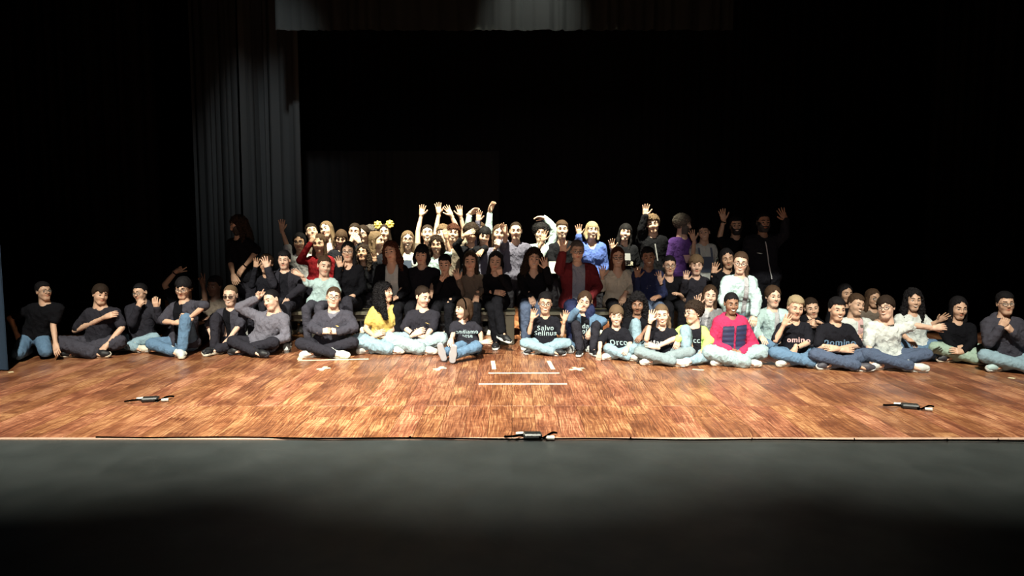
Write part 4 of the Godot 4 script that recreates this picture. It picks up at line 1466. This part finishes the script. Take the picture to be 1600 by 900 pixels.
func front_right() -> void:
	person("boy with glasses holding both spread hands up, black printed t-shirt, pale blue jeans", [852, 457, 490], 558, "cross", {"k": 0.84, "w": 1.05, "hd": [0, 4, 4], "hr": "short", "hc": "black", "sk": "warm", "gl": 1, "sm": true, "top": ["tee", "ink", 0.75], "bot": ["jeans", "pale"], "A": [827, 520, 833, 491, "wave", 0.6, 0.8, 12], "B": [878, 523, 883, 494, "wave", 0.6, 0.8, 12], "shoe": ["black", "white"], "tx": [["Salvo", "Selinus"], 0.062, 0.09, "ice"], "sp": 0.95})
	person("boy in denim jacket with a hand at his mouth, knees drawn up", [913, 456, 486], 557, "knees", {"k": 0.82, "hd": [-6, 6, 10], "hr": "curtains", "hc": "brown", "sk": "fair", "top": ["jacket", "denim"], "open": 0.055, "inner": "ink", "bot": ["trousers", "charcoal"], "A": [890, 497, 906, 480, "wave", 0.9, 0.6, 30], "B": [942, 502, 917, 520, "rest", 0.6, 0.8, 200], "shoe": ["black", "white"], "tx": [["Andato", "Solo"], 0.06, 0.10, "ice"]})
	person("small blond boy in black tee lettered Orco, one arm propped straight on the boards", [963, 478, 508], 566, "cross", {"k": 0.78, "hd": [-6, 6, 0], "hr": "bowl", "hc": "light", "sk": "fair", "sm": true, "top": ["tee", "ink", 0.8], "bot": ["jeans", "pale"], "A": [938, 535, 936, 557, "rest", 0.8, 0.8, 190], "B": [985, 535, 978, 548, "rest", 0.5, 0.8], "shoe": ["white", "cream"], "tx": [["Orco"], 0.07, 0.125, "ice"], "sp": 0.6, "bx": 968})
	person("brown-skinned girl with black curls behind the Orco boy, pale sleeve forward", [996, 459, 490], 557, "up_a", {"k": 0.85, "hd": [-10, 12, 0], "hr": "curly", "hc": "black", "sk": "brown", "top": ["tee", "black"], "bot": ["jeans", "pale"], "B": [1012, 512, 999, 528, "rest", 0.6, 0.8], "sp": 0.4, "shoe": ["white", "white"]})
	person("fair girl with ponytail, black printed tee and patched grey jeans waving a reddish palm", [1034, 475, 508], 575, "cross", {"k": 0.88, "hd": [-8, 6, -6], "hr": "ponytail", "hc": "light", "sk": "fair", "sm": true, "top": ["tee", "ink", 0.6], "bot": ["jeans", "ash"], "A": [1010, 530, 1018, 494, "wave", 0.8, 0.5], "B": [1056, 528, 1018, 546, "rest", 0.4, 0.9, -70], "band": "A", "shoe": ["white", "cream"], "tx": [["Mascolo"], 0.058, 0.12, "silver"], "bx": 1034, "hs": 1.0})
	person("dark-haired boy with glasses in profile left, neon green jacket over black tee", [1083, 471, 505], 573, "up_a", {"k": 0.86, "hd": [-68, 4, 0], "hr": "tousled", "hc": "dark", "sk": "fair", "gl": 1, "top": ["jacket", "neon"], "open": 0.075, "inner": "ink", "bot": ["jeans", "pale"], "A": [1058, 522, 1061, 534, "rest", 0.4, 0.8, 200], "B": [1108, 532, 1096, 552, "rest", 0.6, 0.6, 200], "shoe": ["white", "white"], "tx": [["Lecc."], 0.062, 0.11, "ice"], "ty": -12, "bx": 1086, "sp": 0.8})
	person("girl with long brown hair laughing between neon jacket boy and pink jacket girl", [1109, 445, 478], 553, "cross", {"k": 0.95, "hd": [-6, 4, 6], "hr": "long", "hc": "brown", "sk": "fair", "sm": true, "top": ["long", "silver"], "bot": ["jeans", "denim"], "A": [1090, 500, 1090, 470, "wave", 0.9, 0.7]})
	person("girl in pink padded jacket with navy front and wide pale jeans", [1143, 458, 490], 576, "cross", {"k": 0.90, "hd": [0, 8, 0], "hr": "tied", "hc": "black", "sk": "brown", "top": ["puffer", "pink"], "panel": "navy", "fold": 0.004, "bot": ["baggy", "ice"], "A": [1112, 538, 1146, 549, "rest", 0.3, 0.7, 110], "B": [1178, 540, 1156, 552, "rest", 0.3, 0.7, -110], "shoe": ["white", "cream"], "sm": true, "zips": [[0.0, 0.0, 0.03, 0.36, 0.006, "pink", "zip"]]})
	person("boy with parted brown hair in a pale patterned jacket, right of the pink jacket", [1208, 445, 481], 558, "cross", {"k": 0.98, "hd": [4, 2, 0], "hr": "curtains", "hc": "brown", "sk": "fair", "top": ["jacket", "mint"], "open": 0.03, "inner": "silver", "bot": ["jeans", "denim"], "A": [1178, 515, 1192, 530, "rest"], "B": [1236, 515, 1222, 530, "rest"], "fold": 0.018})
	person("fair-haired boy in printed black tee raising one hand, watch on the other wrist", [1243, 463, 498], 578, "cross", {"k": 0.93, "hd": [-4, 8, 6], "hr": "short", "hc": "blond", "sk": "warm", "top": ["tee", "ink", 0.85], "bot": ["jeans", "denim"], "A": [1212, 532, 1229, 500, "wave", 0.7, 0.5], "B": [1264, 535, 1236, 547, "rest", 0.5, 0.8, 200], "band": "B", "shoe": ["white", "cream"], "tx": [["omino"], 0.06, 0.15, "rose"], "bx": 1244})
	person("girl peering from behind, her hand on a fair-haired boy's shoulder", [1268, 465, 497], 553, "kneel", {"k": 0.92, "hd": [-8, 6, -10], "hr": "tied", "hc": "dark", "sk": "warm", "top": ["long", "black"], "A": [1290, 520, 1274, 507, "rest", 0.4, 0.8, -60]})
	person("black-haired boy in black tee lettered Domino, forearms crossed over his knees", [1308, 466, 500], 583, "cross", {"k": 0.98, "hd": [0, 6, 0], "hr": "short", "hc": "black", "sk": "warm", "sm": true, "top": ["tee", "ink", 0.85], "bot": ["jeans", "slate"], "A": [1278, 540, 1325, 549, "rest", 0.4, 0.9, 85], "B": [1341, 540, 1302, 546, "rest", 0.4, 0.9, -85], "shoe": ["graphite", "white"], "tx": [["Domino"], 0.07, 0.16, "denim"], "bx": 1308})
	person("dim girl with dark hair at the very back, between two boys", [1321, 444, 472], 545, "kneel", {"k": 1.0, "hr": "long", "hc": "black", "sk": "olive", "hd": [6, 4, 0], "top": ["long", "black"]})
	person("grinning boy in open white shirt with olive strap, behind Domino boy", [1338, 460, 492], 560, "cross", {"k": 0.98, "hd": [10, 2, 10], "hr": "short", "hc": "brown", "sk": "warm", "sm": true, "top": ["shirt", "white"], "open": 0.035, "inner": "rose", "fold": 0.016, "zips": [[0.05, 0.08, 0.02, 0.4, 0.022, "taupe", "strap"]]})
	person("smiling girl with glasses and long brown hair behind the woman in white", [1364, 452, 480], 548, "kneel", {"k": 0.98, "hd": [8, 2, 6], "hr": "long", "hc": "brown", "sk": "olive", "gl": 1, "sm": true, "top": ["long", "taupe"]})
	person("short-haired woman with glasses in white tee, one hand on the floor, looking left", [1384, 463, 498], 584, "cross", {"k": 1.0, "hd": [-42, -2, -10], "hr": "bowl", "hc": "dark", "sk": "fair", "gl": 1, "sm": true, "top": ["tee", "white", 0.85], "hem": -0.10, "fold": 0.020, "bot": ["trousers", "slate"], "A": [1357, 540, 1364, 568, "rest", 0.3, 0.4, 170], "B": [1425, 508, 1468, 514, "rest", 0.3, 0.5, 80], "shoe": ["white", "white"], "bx": 1388, "st": 6})
	person("smiling dark-haired girl in white and grey top, right of the woman with glasses", [1427, 451, 486], 566, "cross", {"k": 0.98, "hd": [-10, 2, 0], "hr": "wavy", "hc": "black", "sk": "warm", "sm": true, "top": ["tee", "white", 0.9], "fold": 0.018, "bot": ["jeans", "denim"], "A": [1408, 522, 1425, 535, "rest"], "B": [1452, 510, 1474, 497, "wave", 0.3, 0.6], "bx": 1430})
	person("girl with long straight black hair, black jumper and faded green jeans", [1498, 464, 498], 572, "cross", {"k": 0.97, "hd": [-8, 8, 0], "hr": "long", "hc": "black", "sk": "warm", "top": ["long", "black"], "bot": ["jeans", "sage"], "A": [1482, 535, 1498, 552, "rest", 0.5, 0.8, 80], "B": [1520, 535, 1500, 554, "rest", 0.5, 0.8, -80], "shoe": ["charcoal", "cream"], "bx": 1500, "ty": -12})
	person("boy with glasses at the far right, hand to his chin, dark green hoodie", [1571, 457, 491], 587, "cross", {"k": 1.0, "hd": [-14, 0, -4], "hr": "short", "hc": "black", "sk": "warm", "gl": 1, "top": ["hoodie", "graphite"], "bot": ["jeans", "pale"], "A": [1545, 535, 1570, 504, "fist", 0.7, 0.4], "B": [1600, 540, 1576, 512, "fist", 0.7, 0.6], "shoe": ["mint", "white"], "bx": 1574, "fold": 0.016, "ty": -6})

func benches() -> void:
	person("boy in dark hoodie with red chest patch waving, seated at bench's left end", [444, 391, 421], 10.22, "bench", {"k": 1.0, "hd": [4, 6, 0], "hr": "short", "hc": "black", "sk": "fair", "top": ["hoodie", "charcoal"], "open": 0.06, "inner": "ink", "zips": [[0.02, 0.035, 0.16, 0.19, 0.022, "rose", "patch"]], "bot": ["trousers", "charcoal"], "A": [427, 445, 415, 411, "wave", 0.7, 0.5, -14], "B": [474, 448, 444, 470, "rest", 0.5, 0.9, 210], "bx": 450, "hs": 1.0})
	person("child in pale blue jumper stretching an arm to the left", [507, 399, 431], 10.07, "bench", {"k": 0.84, "hd": [28, 8, 6], "hr": "tied", "hc": "brown", "sk": "fair", "top": ["long", "mint", 1.35], "fold": 0.018, "bot": ["trousers", "graphite"], "A": [481, 444, 465, 424, "rest", 0.4, 0.6, -60, Vector3(0, 0.2, 1)], "B": [528, 455, 520, 470, "rest"], "bx": 500, "shoe": ["white", "white"]})
	person("brown-haired child mostly hidden behind the hoodie boy's waving hand", [416, 398, 426], 10.42, "bench", {"k": 0.86, "hr": "bowl", "hc": "brown", "sk": "olive", "top": ["long", "ink"], "A": [393, 446, 401, 411, "wave", 0.5, 0.4, 12]})
	person("long-haired girl with glasses and black top waving, left on the bench", [544, 377, 409], 10.22, "crossed", {"k": 0.98, "f": true, "hd": [4, 2, 0], "hr": "long", "hc": "black", "sk": "warm", "gl": 1, "top": ["long", "black"], "v": 0.06, "A": [526, 448, 534, 410, "wave", 0.8, 0.5, -12], "bx": 550})
	person("girl with chin up beside the glasses girl, hand raised, black sleeves", [567, 383, 409], 10.62, "stand", {"k": 0.80, "f": true, "hd": [-4, -14, -4], "hr": "wavy", "hc": "dark", "sk": "olive", "top": ["long", "black"], "v": 0.10, "A": [560, 452, 565, 430, "peace", 0.7, 0.5], "B": [588, 444, 586, 403, "wave", 0.8, 0.3, -6]})
	person("woman with long reddish-brown hair, black jacket over a white camisole", [611, 378, 408], 10.07, "bench", {"k": 1.0, "f": true, "hd": [-8, 4, -10], "hr": "wavy", "hc": "red", "sk": "warm", "top": ["jacket", "black"], "open": 0.085, "inner": "white", "iv": 0.12, "bot": ["trousers", "black"], "bx": 616})
	person("broad woman in plain black t-shirt with dark bob, middle row", [659, 381, 414], 10.22, "bench", {"k": 1.05, "w": 1.12, "g": 1.18, "f": true, "hd": [-4, 8, 4], "hr": "bob", "hc": "black", "sk": "warm", "top": ["tee", "ink", 0.9], "A": [633, 443, 622, 462, "rest", 0.4, 0.7, 200], "B": [678, 443, 672, 458, "rest", 0.5, 0.8], "bot": ["trousers", "black"]})
	person("dark-haired child in black showing a victory sign low before the chest", [695, 399, 427], 10.07, "bench", {"k": 0.86, "hd": [-4, 8, 0], "hr": "short", "hc": "black", "sk": "warm", "top": ["long", "black"], "A": [682, 455, 692, 433, "peace", 0.8, 0.6], "B": [716, 462, 698, 475, "rest", 0.5, 0.8, 200], "bot": ["trousers", "black"]})
	person("long-haired young woman in grey-brown jumper waving beside the child in black", [735, 392, 424], 10.22, "bench", {"k": 0.97, "f": true, "hd": [0, 4, 0], "hr": "long", "hc": "dark", "sk": "warm", "top": ["long", "taupe"], "A": [721, 458, 715, 430, "wave", 0.7, 0.5, -20], "B": [754, 452, 742, 464, "rest", 0.5, 0.8, 190], "bot": ["trousers", "black"]})
	person("dark-haired woman in black covering her mouth, legs crossed, three-striped trainers", [774, 391, 425], 10.22, "crossed", {"k": 1.0, "f": true, "hd": [0, 8, 4], "hr": "long", "hc": "black", "sk": "warm", "top": ["long", "black"], "A": [757, 452, 777, 458, "rest", 0.5, 0.8, 95], "B": [795, 450, 777, 424, "fist", 0.8, 0.6, -10], "bot": ["trousers", "black"], "shoe": ["black", "white"]})
	person("smiling woman with long dark curls and black leather jacket waving, grey jeans", [834, 388, 420], 10.22, "bench", {"k": 1.0, "f": true, "hd": [4, 4, 4], "hr": "curly", "hc": "dark", "sk": "warm", "sm": true, "top": ["jacket", "black"], "v": 0.10, "B": [858, 438, 851, 412, "wave", 0.6, 0.4, -14], "A": [818, 450, 832, 466, "rest", 0.5, 0.9, 160], "bot": ["jeans", "slate"], "shoe": ["white", "white"], "bx": 832})
	person("man in wine-red jacket, glasses and grey-blue shirt, one palm raised", [902, 376, 408], 10.07, "bench", {"k": 1.1, "w": 1.08, "g": 1.1, "hd": [2, 6, 0], "hr": "short", "hc": "grey", "sk": "warm", "gl": 1, "top": ["jacket", "wine"], "open": 0.085, "inner": "steel", "bot": ["jeans", "navy"], "A": [874, 421, 881, 386, "wave", 0.4, 0.4, 4], "B": [934, 448, 918, 470, "rest", 0.5, 0.9, 190], "beard": false, "fold": 0.014})
	person("woman with red hair and glasses in cream blouse, palm raised at her side", [965, 386, 417], 10.22, "bench", {"k": 1.0, "f": true, "hd": [0, 4, 0], "hr": "long", "hc": "red", "sk": "warm", "gl": 1, "sm": true, "top": ["shirt", "cream", 1.6], "v": 0.13, "bot": ["trousers", "black"], "A": [941, 450, 941, 424, "wave", 0.5, 0.5], "B": [990, 448, 972, 464, "rest", 0.4, 0.9, 200], "fold": 0.014})
	person("laughing brown-skinned boy in printed navy sweatshirt, waving between cream blouse and glasses girl", [1013, 387, 416], 10.07, "bench", {"k": 0.98, "hd": [-6, 6, -8], "hr": "short", "hc": "black", "sk": "brown", "sm": true, "top": ["long", "navy"], "bot": ["jeans", "slate"], "A": [996, 455, 996, 426, "wave", 0.7, 0.5], "zips": [[0.0, 0.03, 0.15, 0.165, 0.075, "grey", "print"], [-0.02, 0.02, 0.185, 0.20, 0.06, "grey", "print"], [0.0, 0.04, 0.22, 0.235, 0.05, "grey", "print"]]})
	person("girl with glasses and black hair pulled back, black top, waving with wristband", [1046, 400, 429], 10.22, "bench", {"k": 0.95, "hd": [-4, 4, 0], "hr": "tied", "hc": "black", "sk": "warm", "gl": 1, "top": ["tee", "black", 0.7], "v": 0.05, "A": [1037, 460, 1030, 434, "wave", 0.8, 0.4, -20], "band": "A", "bot": ["trousers", "black"]})
	person("child with brown fringe in dark hoodie with striped collar, bright hand waving", [1088, 399, 429], 10.17, "bench", {"k": 0.88, "hd": [-8, 6, 0], "hr": "bowl", "hc": "light", "sk": "fair", "top": ["hoodie", "charcoal"], "A": [1068, 455, 1072, 433, "wave", 0.7, 0.6, 4], "fold": 0.016})

func back_row() -> void:
	var c := 0.020
	person("bearded man with long dark hair in black t-shirt bending towards the left", [372, 337, 367], 10.72, "stand", {"k": 1.06, "cell": c, "hd": [-62, 18, 0], "hr": "wavy", "hc": "dark", "sk": "olive", "beard": true, "lean": 0.1, "ty": -25, "top": ["tee", "black", 0.9], "B": [402, 392, 376, 424, "rest", 0.3, 0.4], "A": [360, 410, 366, 436, "rest"], "band": "B", "bx": 386, "hip": 0.88})
	person("tan girl with glasses in white top raising a blurred dim hand, far left back", [468, 364, 392], 11.07, "stand", {"k": 0.98, "cell": c, "hd": [4, 4, 0], "hr": "long", "hc": "black", "sk": "olive", "gl": 1, "top": ["tee", "silver", 0.9], "A": [449, 385, 438, 352, "wave", 0.2, 0.2, 4]})
	person("girl in dark red jacket with an arm bent before her, left back row", [499, 366, 395], 10.77, "stand", {"k": 0.97, "cell": c, "f": true, "hd": [-4, 2, 0], "hr": "long", "hc": "brown", "sk": "warm", "top": ["long", "red"], "A": [468, 408, 490, 372, "fist", 0.4, 0.6]})
	person("girl tilting her head, face brightly lit, long light hair over pink sleeve", [510, 346, 372], 11.27, "stand", {"k": 0.97, "cell": c, "hd": [-14, -6, -14], "hr": "long", "hc": "light", "sk": "fair", "top": ["tee", "rose"], "B": [521, 395, 522, 412, "rest", 0.3, 0.4, 180]})
	person("person with face half lit, head tipped back, behind the red jacket girl", [487, 350, 376], 11.37, "stand", {"k": 0.97, "cell": c, "hd": [20, -18, -8], "hr": "short", "hc": "dark", "sk": "fair", "top": ["tee", "taupe"]})
	person("girl with chestnut bob hair falling over her face, in black", [533, 360, 385], 11.17, "stand", {"k": 0.93, "cell": c, "hd": [6, 16, 4], "hr": "bob", "hc": "brown", "sk": "fair", "top": ["long", "ink"]})
	person("person with hand at the chin and sleek dark hair, brightly lit from above", [554, 348, 377], 11.27, "stand", {"k": 0.97, "cell": c, "hd": [2, -2, 4], "hr": "tied", "hc": "dark", "sk": "fair", "top": ["long", "ink"], "A": [542, 397, 551, 372, "rest", 0.6, 0.6, 25], "B": [570, 397, 559, 374, "rest", 0.6, 0.6, -30]})
	person("open-mouthed person with glasses beside the one holding a chin", [567, 353, 379], 11.47, "stand", {"k": 0.98, "cell": c, "hd": [-6, 0, 0], "hr": "curtains", "hc": "dark", "sk": "fair", "gl": 1, "sm": true, "top": ["tee", "ink"]})
	person("dark curly head turned away behind the profile girl", [580, 353, 379], 11.67, "stand", {"k": 0.98, "cell": c, "hd": [50, 0, 0], "hr": "tousled", "hc": "grey", "sk": "warm", "top": ["tee", "ink"]})
	person("girl in profile facing right with long light-brown hair", [589, 362, 390], 10.97, "stand", {"k": 0.95, "cell": c, "hd": [68, 0, 0], "hr": "long", "hc": "light", "sk": "fair", "top": ["long", "ink"]})
	person("girl wearing two big yellow flower bows on her head", [601, 351, 376], 11.27, "stand", {"k": 0.96, "cell": c, "hd": [0, -6, -4], "hr": "long", "hc": "dark", "sk": "fair", "bows": true, "top": ["long", "taupe"]})
	person("girl with glasses and light hair in white and blue printed t-shirt", [637, 361, 389], 10.97, "stand", {"k": 0.95, "cell": c, "hd": [10, -2, 0], "hr": "long", "hc": "light", "sk": "fair", "gl": 1, "sm": true, "top": ["tee", "white", 0.8], "zips": [[0.0, 0.0, 0.06, 0.2, 0.07, "slate", "print"]]})
	person("laughing girl with one bare arm stretched straight up, left of the raised arms", [668, 351, 379], 11.17, "stand", {"k": 0.98, "cell": c, "hd": [6, -8, 0], "hr": "tied", "hc": "dark", "sk": "fair", "sm": true, "top": ["tank", "taupe"], "A": [653, 362, 660, 329, "wave", 0.2, 0.2, 10]})
	person("tall-armed person with big pinkish waving hand over the back row", [692, 352, 378], 11.47, "stand", {"k": 1.02, "cell": c, "hd": [-10, -4, 0], "hr": "tousled", "hc": "light", "sk": "fair", "sm": true, "top": ["tee", "taupe"], "A": [681, 362, 687, 326, "wave", 0.2, 0.2, -4], "B": [712, 352, 702, 329, "wave", 0.2, 0.2, -30]})
	person("grinning boy with curly reddish hair and both arms overhead", [708, 351, 378], 11.17, "stand", {"k": 0.99, "cell": c, "hd": [4, -4, 6], "hr": "tousled", "hc": "red", "sk": "fair", "sm": true, "top": ["tank", "taupe"], "A": [697, 395, 694, 372, "rest", 0.4, 0.4, 0], "B": [724, 358, 718, 330, "wave", 0.2, 0.3, -8]})
	person("girl with brown curls and glowing face below the raised arms", [682, 369, 396], 10.87, "stand", {"k": 0.90, "cell": c, "hd": [0, 2, 0], "hr": "wavy", "hc": "dark", "sk": "warm", "sm": true, "top": ["tee", "mint", 0.8], "B": [702, 393, 696, 366, "rest", 0.5, 0.4, -10]})
	person("person bending a black-sleeved arm before the face, dark hair", [736, 352, 379], 10.95, "stand", {"k": 0.98, "cell": c, "hd": [-14, 6, 0], "hr": "afro", "hc": "dark", "sk": "warm", "top": ["long", "black", 1.6], "A": [712, 384, 732, 362, "rest", 0.6, 0.5, 60], "B": [758, 388, 750, 395, "rest"]})
	person("person in mint sleeves holding both arms straight up", [749, 347, 375], 11.37, "stand", {"k": 1.05, "cell": c, "hd": [0, -6, 0], "hr": "short", "hc": "brown", "sk": "fair", "top": ["long", "mint", 1.8], "A": [731, 354, 735, 326, "rest", 0.1, 0.1, 50, Vector3(0, -1, 0.4)], "B": [764, 352, 766, 322, "rest", 0.1, 0.1, 20, Vector3(0, -1, 0.4)]})
	person("dark-fringed girl with wide grin, palm raised beside her head", [757, 355, 382], 10.97, "stand", {"k": 0.95, "cell": c, "hd": [4, 10, 10], "hr": "fringe", "hc": "black", "sk": "fair", "sm": true, "top": ["long", "lilac"], "A": [745, 366, 748, 338, "wave", 0.5, 0.3]})
	person("long-haired girl with hands before her mouth, left of the shaven boy", [779, 351, 379], 11.07, "stand", {"k": 0.96, "cell": c, "hd": [8, -2, 8], "hr": "long", "hc": "brown", "sk": "fair", "top": ["tee", "ink"], "A": [772, 397, 777, 380, "fist", 0.6, 0.6, 30], "B": [793, 393, 784, 380, "rest", 0.6, 0.6, -60]})
	person("boy with shaven head in lilac-grey t-shirt, deep shadow over the eyes", [806, 346, 376], 10.87, "stand", {"k": 1.0, "cell": c, "w": 1.08, "hd": [0, 0, 0], "hr": "crop", "hc": "dark", "sk": "fair", "top": ["tee", "lilac", 0.8], "fold": 0.02, "A": [789, 377, 792, 357, "rest", 0.8, 0.4, -30, Vector3(0, 0.2, 1)]})
	person("person with round dark curls and one mint sleeve arched overhead", [845, 350, 378], 11.07, "stand", {"k": 1.0, "cell": c, "hd": [0, -2, 4], "hr": "afro", "hc": "black", "sk": "fair", "sm": true, "top": ["jacket", "mint"], "open": 0.05, "inner": "white", "B": [866, 358, 846, 335, "rest", 0.2, 0.2, -80, Vector3(0, -1, 0.3)], "A": [838, 394, 852, 370, "wave", 0.6, 0.5, 10]})
	person("short-haired man in black jacket holding a white sheet of paper, eyes shadowed", [878, 345, 373], 11.07, "stand", {"k": 1.02, "cell": c, "hd": [0, -2, 0], "hr": "short", "hc": "brown", "sk": "fair", "sm": true, "top": ["jacket", "black"], "v": 0.08, "A": [858, 402, 873, 422, "fist", 0.5, 0.7]})
	person("blond woman with bob hair and blue cardigan, raising a bright hand", [925, 347, 374], 10.97, "stand", {"k": 0.98, "cell": c, "f": true, "hd": [8, -6, 4], "hr": "bob", "hc": "blond", "sk": "fair", "sm": true, "top": ["jacket", "blue"], "v": 0.10, "A": [903, 390, 905, 360, "wave", 0.6, 0.3, -4]})
	person("young woman with black fringe and long hair, grey scarf, spread hand up", [977, 350, 377], 10.97, "stand", {"k": 0.97, "cell": c, "f": true, "hd": [-4, -4, 8], "hr": "fringe", "hc": "black", "sk": "fair", "sm": true, "top": ["tee", "black", 0.8], "A": [958, 408, 956, 382, "wave", 0.7, 0.4], "tx": [["WEIR"], 0.06, 0.22, "cream"], "zips": [[0.0, 0.0, 0.07, 0.17, 0.06, "silver", "scarf"]]})
	person("man with curly fair hair and black leather jacket, arm up with wristband", [1020, 336, 364], 10.97, "stand", {"k": 1.04, "cell": c, "hd": [-10, 2, -8], "hr": "tousled", "hc": "light", "sk": "fair", "top": ["jacket", "black"], "open": 0.03, "inner": "black", "A": [1003, 358, 1010, 329, "wave", 0.4, 0.3, 2], "band": "A", "zips": [[0.02, 0.05, 0.05, 0.3, 0.008, "silver", "zip"]]})
	person("bearded man with big curly hair in purple t-shirt, profile turned right", [1068, 337, 366], 10.97, "stand", {"k": 1.03, "cell": c, "hd": [62, 4, 0], "hr": "afro", "hc": "grey", "sk": "fair", "beard": true, "top": ["tee", "purple", 0.9], "ty": 15, "zips": [[0.02, 0.06, 0.20, 0.32, 0.09, "rose", "print"]]})
	person("laughing woman in white tee and denim dungarees, small wave", [1100, 351, 376], 10.87, "stand", {"k": 0.95, "cell": c, "f": true, "hd": [-18, 0, -10], "hr": "tied", "hc": "black", "sk": "warm", "sm": true, "top": ["tee", "white", 0.7], "A": [1083, 397, 1085, 368, "wave", 0.6, 0.4, -20], "zips": [[-0.09, -0.09, 0.0, 0.14, 0.016, "slate", "strap"], [0.09, 0.09, 0.0, 0.14, 0.016, "slate", "strap"], [0.0, 0.0, 0.13, 0.36, 0.11, "slate", "bib"]]})
	person("bearded man in black t-shirt with bare arm raised, right back", [1150, 338, 367], 10.97, "stand", {"k": 1.05, "cell": c, "w": 1.08, "hd": [-8, 2, -4], "hr": "short", "hc": "black", "sk": "olive", "beard": true, "sm": true, "top": ["tee", "black", 0.8], "A": [1124, 372, 1133, 336, "wave", 0.3, 0.2, -16], "band": "A"})
	person("tallest man in black zipped tracksuit waving, at the right end standing", [1193, 333, 362], 10.1, "stand", {"k": 1.1, "cell": c, "hd": [0, 2, 0], "hr": "crop", "hc": "black", "sk": "brown", "beard": true, "top": ["jacket", "ink"], "hem": -0.12, "B": [1225, 368, 1228, 334, "wave", 0.4, 0.3, -30], "zips": [[0.0, 0.04, 0.02, 0.52, 0.007, "silver", "zip"], [-0.11, -0.07, 0.17, 0.185, 0.02, "white", "logo"]], "bot": ["baggy", "black"]})
	person("dark-haired woman smiling behind the ponytail woman, pinkish palm raised", [1136, 389, 419], 10.0, "stand", {"k": 0.95, "cell": c, "hd": [-6, 6, -10], "hr": "long", "hc": "black", "sk": "olive", "top": ["long", "black"], "A": [1116, 447, 1114, 420, "wave", 0.7, 0.4, 10], "hip": 0.72})
	person("woman with ponytail and glasses in pale mint jacket leaning forward", [1157, 394, 427], 9.3, "stand", {"k": 0.98, "f": true, "hd": [-16, 6, 4], "hr": "ponytail", "hc": "brown", "sk": "fair", "gl": 1, "sm": true, "lean": 0.18, "top": ["jacket", "mint"], "open": 0.03, "inner": "silver", "fold": 0.024, "bot": ["jeans", "pale"], "A": [1130, 468, 1140, 492, "rest", 0.6, 0.6], "B": [1182, 468, 1178, 500, "rest", 0.6, 0.6], "hip": 0.62, "hem": -0.10})

func _ready() -> void:
	var cam := Camera3D.new()
	cam.name = "camera"
	cam.position = EYE
	cam.rotation.x = -PITCH
	cam.fov = rad_to_deg(2.0 * atan(450.0 / FOCAL))
	cam.near = 0.05
	cam.far = 100.0
	add_child(cam)
	cam.current = true
	var env := Environment.new()
	env.background_mode = Environment.BG_COLOR
	env.background_color = Color(0, 0, 0)
	env.ambient_light_source = Environment.AMBIENT_SOURCE_BG
	env.tonemap_mode = Environment.TONE_MAPPER_LINEAR
	env.tonemap_exposure = 1.0
	env.sdfgi_enabled = true
	env.ssao_enabled = true
	env.ssil_enabled = true
	var we := WorldEnvironment.new()
	we.name = "environment"
	we.environment = env
	add_child(we)
	rng.seed = 7
	fold_noise.seed = 3
	fold_noise.frequency = 7.0
	fold_noise.fractal_octaves = 2
	text_font.font_names = PackedStringArray(["Droid Sans"])
	text_font.font_weight = 700
	# house lamps above the auditorium light the front row; a steep bridge over the stage lights the back row; a soft wash fills
	var front := Color(1.0, 0.99, 0.92)
	var steep := Color(1.0, 0.99, 0.86)
	stage_lamp(Vector3(-3.6, 6.8, -3.0), Vector3(-3.2, 0.0, -7.9), 185, 27.5, 1.0, front, 0.08, "left front stage lamp above the apron, out of view")
	stage_lamp(Vector3(-0.9, 6.8, -3.0), Vector3(0.0, 0.0, -7.7), 210, 27.5, 1.0, front, 0.08, "middle front stage lamp above the apron, out of view")
	stage_lamp(Vector3(2.6, 6.8, -3.0), Vector3(3.4, 0.0, -7.8), 150, 27.5, 1.0, front, 0.08, "right front stage lamp above the apron, out of view")
	stage_lamp(Vector3(-2.2, 6.4, -9.2), Vector3(-2.15, 1.5, -11.35), 190, 13.5, 0.8, steep, 0.05, "left bridge lamp over the back row, out of view")
	stage_lamp(Vector3(-0.4, 6.4, -9.2), Vector3(-0.4, 1.5, -11.4), 190, 15, 0.8, steep, 0.05, "middle bridge lamp over the back row, out of view")
	stage_lamp(Vector3(1.4, 6.4, -9.2), Vector3(1.4, 1.5, -11.4), 190, 14, 0.8, steep, 0.05, "right bridge lamp over the back row, out of view")
	stage_lamp(Vector3(0.40, 6.2, -9.3), Vector3(0.30, 4.6, -10.8), 10, 22, 1.0, Color(1.0, 1.0, 0.95), 0.05, "small lamp on the lit border curtain, out of view")
	stage_lamp(Vector3(0.0, 3.4, 3.5), Vector3(0, 0.4, -10), 29, 24, 1.0, Color(1.0, 0.94, 0.90), 0.5, "soft auditorium wash lamp behind the viewer, out of view")
	stage_lamp(Vector3(-2.6, 6.4, -7.6), Vector3(-4.0, 2.9, -12.3), 15, 15, 1.0, Color(0.97, 1.0, 1.0), 0.1, "side lamp on the grey leg curtain, out of view")
	build_templates()
	build_stage()
	var t0 := Time.get_ticks_msec()
	front_left()
	front_right()
	benches()
	back_row()
	var sheet := part("paper_sheet", chamfered(Vector3(0.15, 0.20, 0.003), 0.001), mat("paper", Color(0.8, 0.82, 0.78), 0.7), self, Transform3D(Basis(Vector3.RIGHT, -0.6), at(866, 418, 10.72)))
	tag(sheet, "white sheet of paper held between the curly woman and wine-red jacket", "paper")
	print("people ", people, " in ", Time.get_ticks_msec() - t0, " ms")
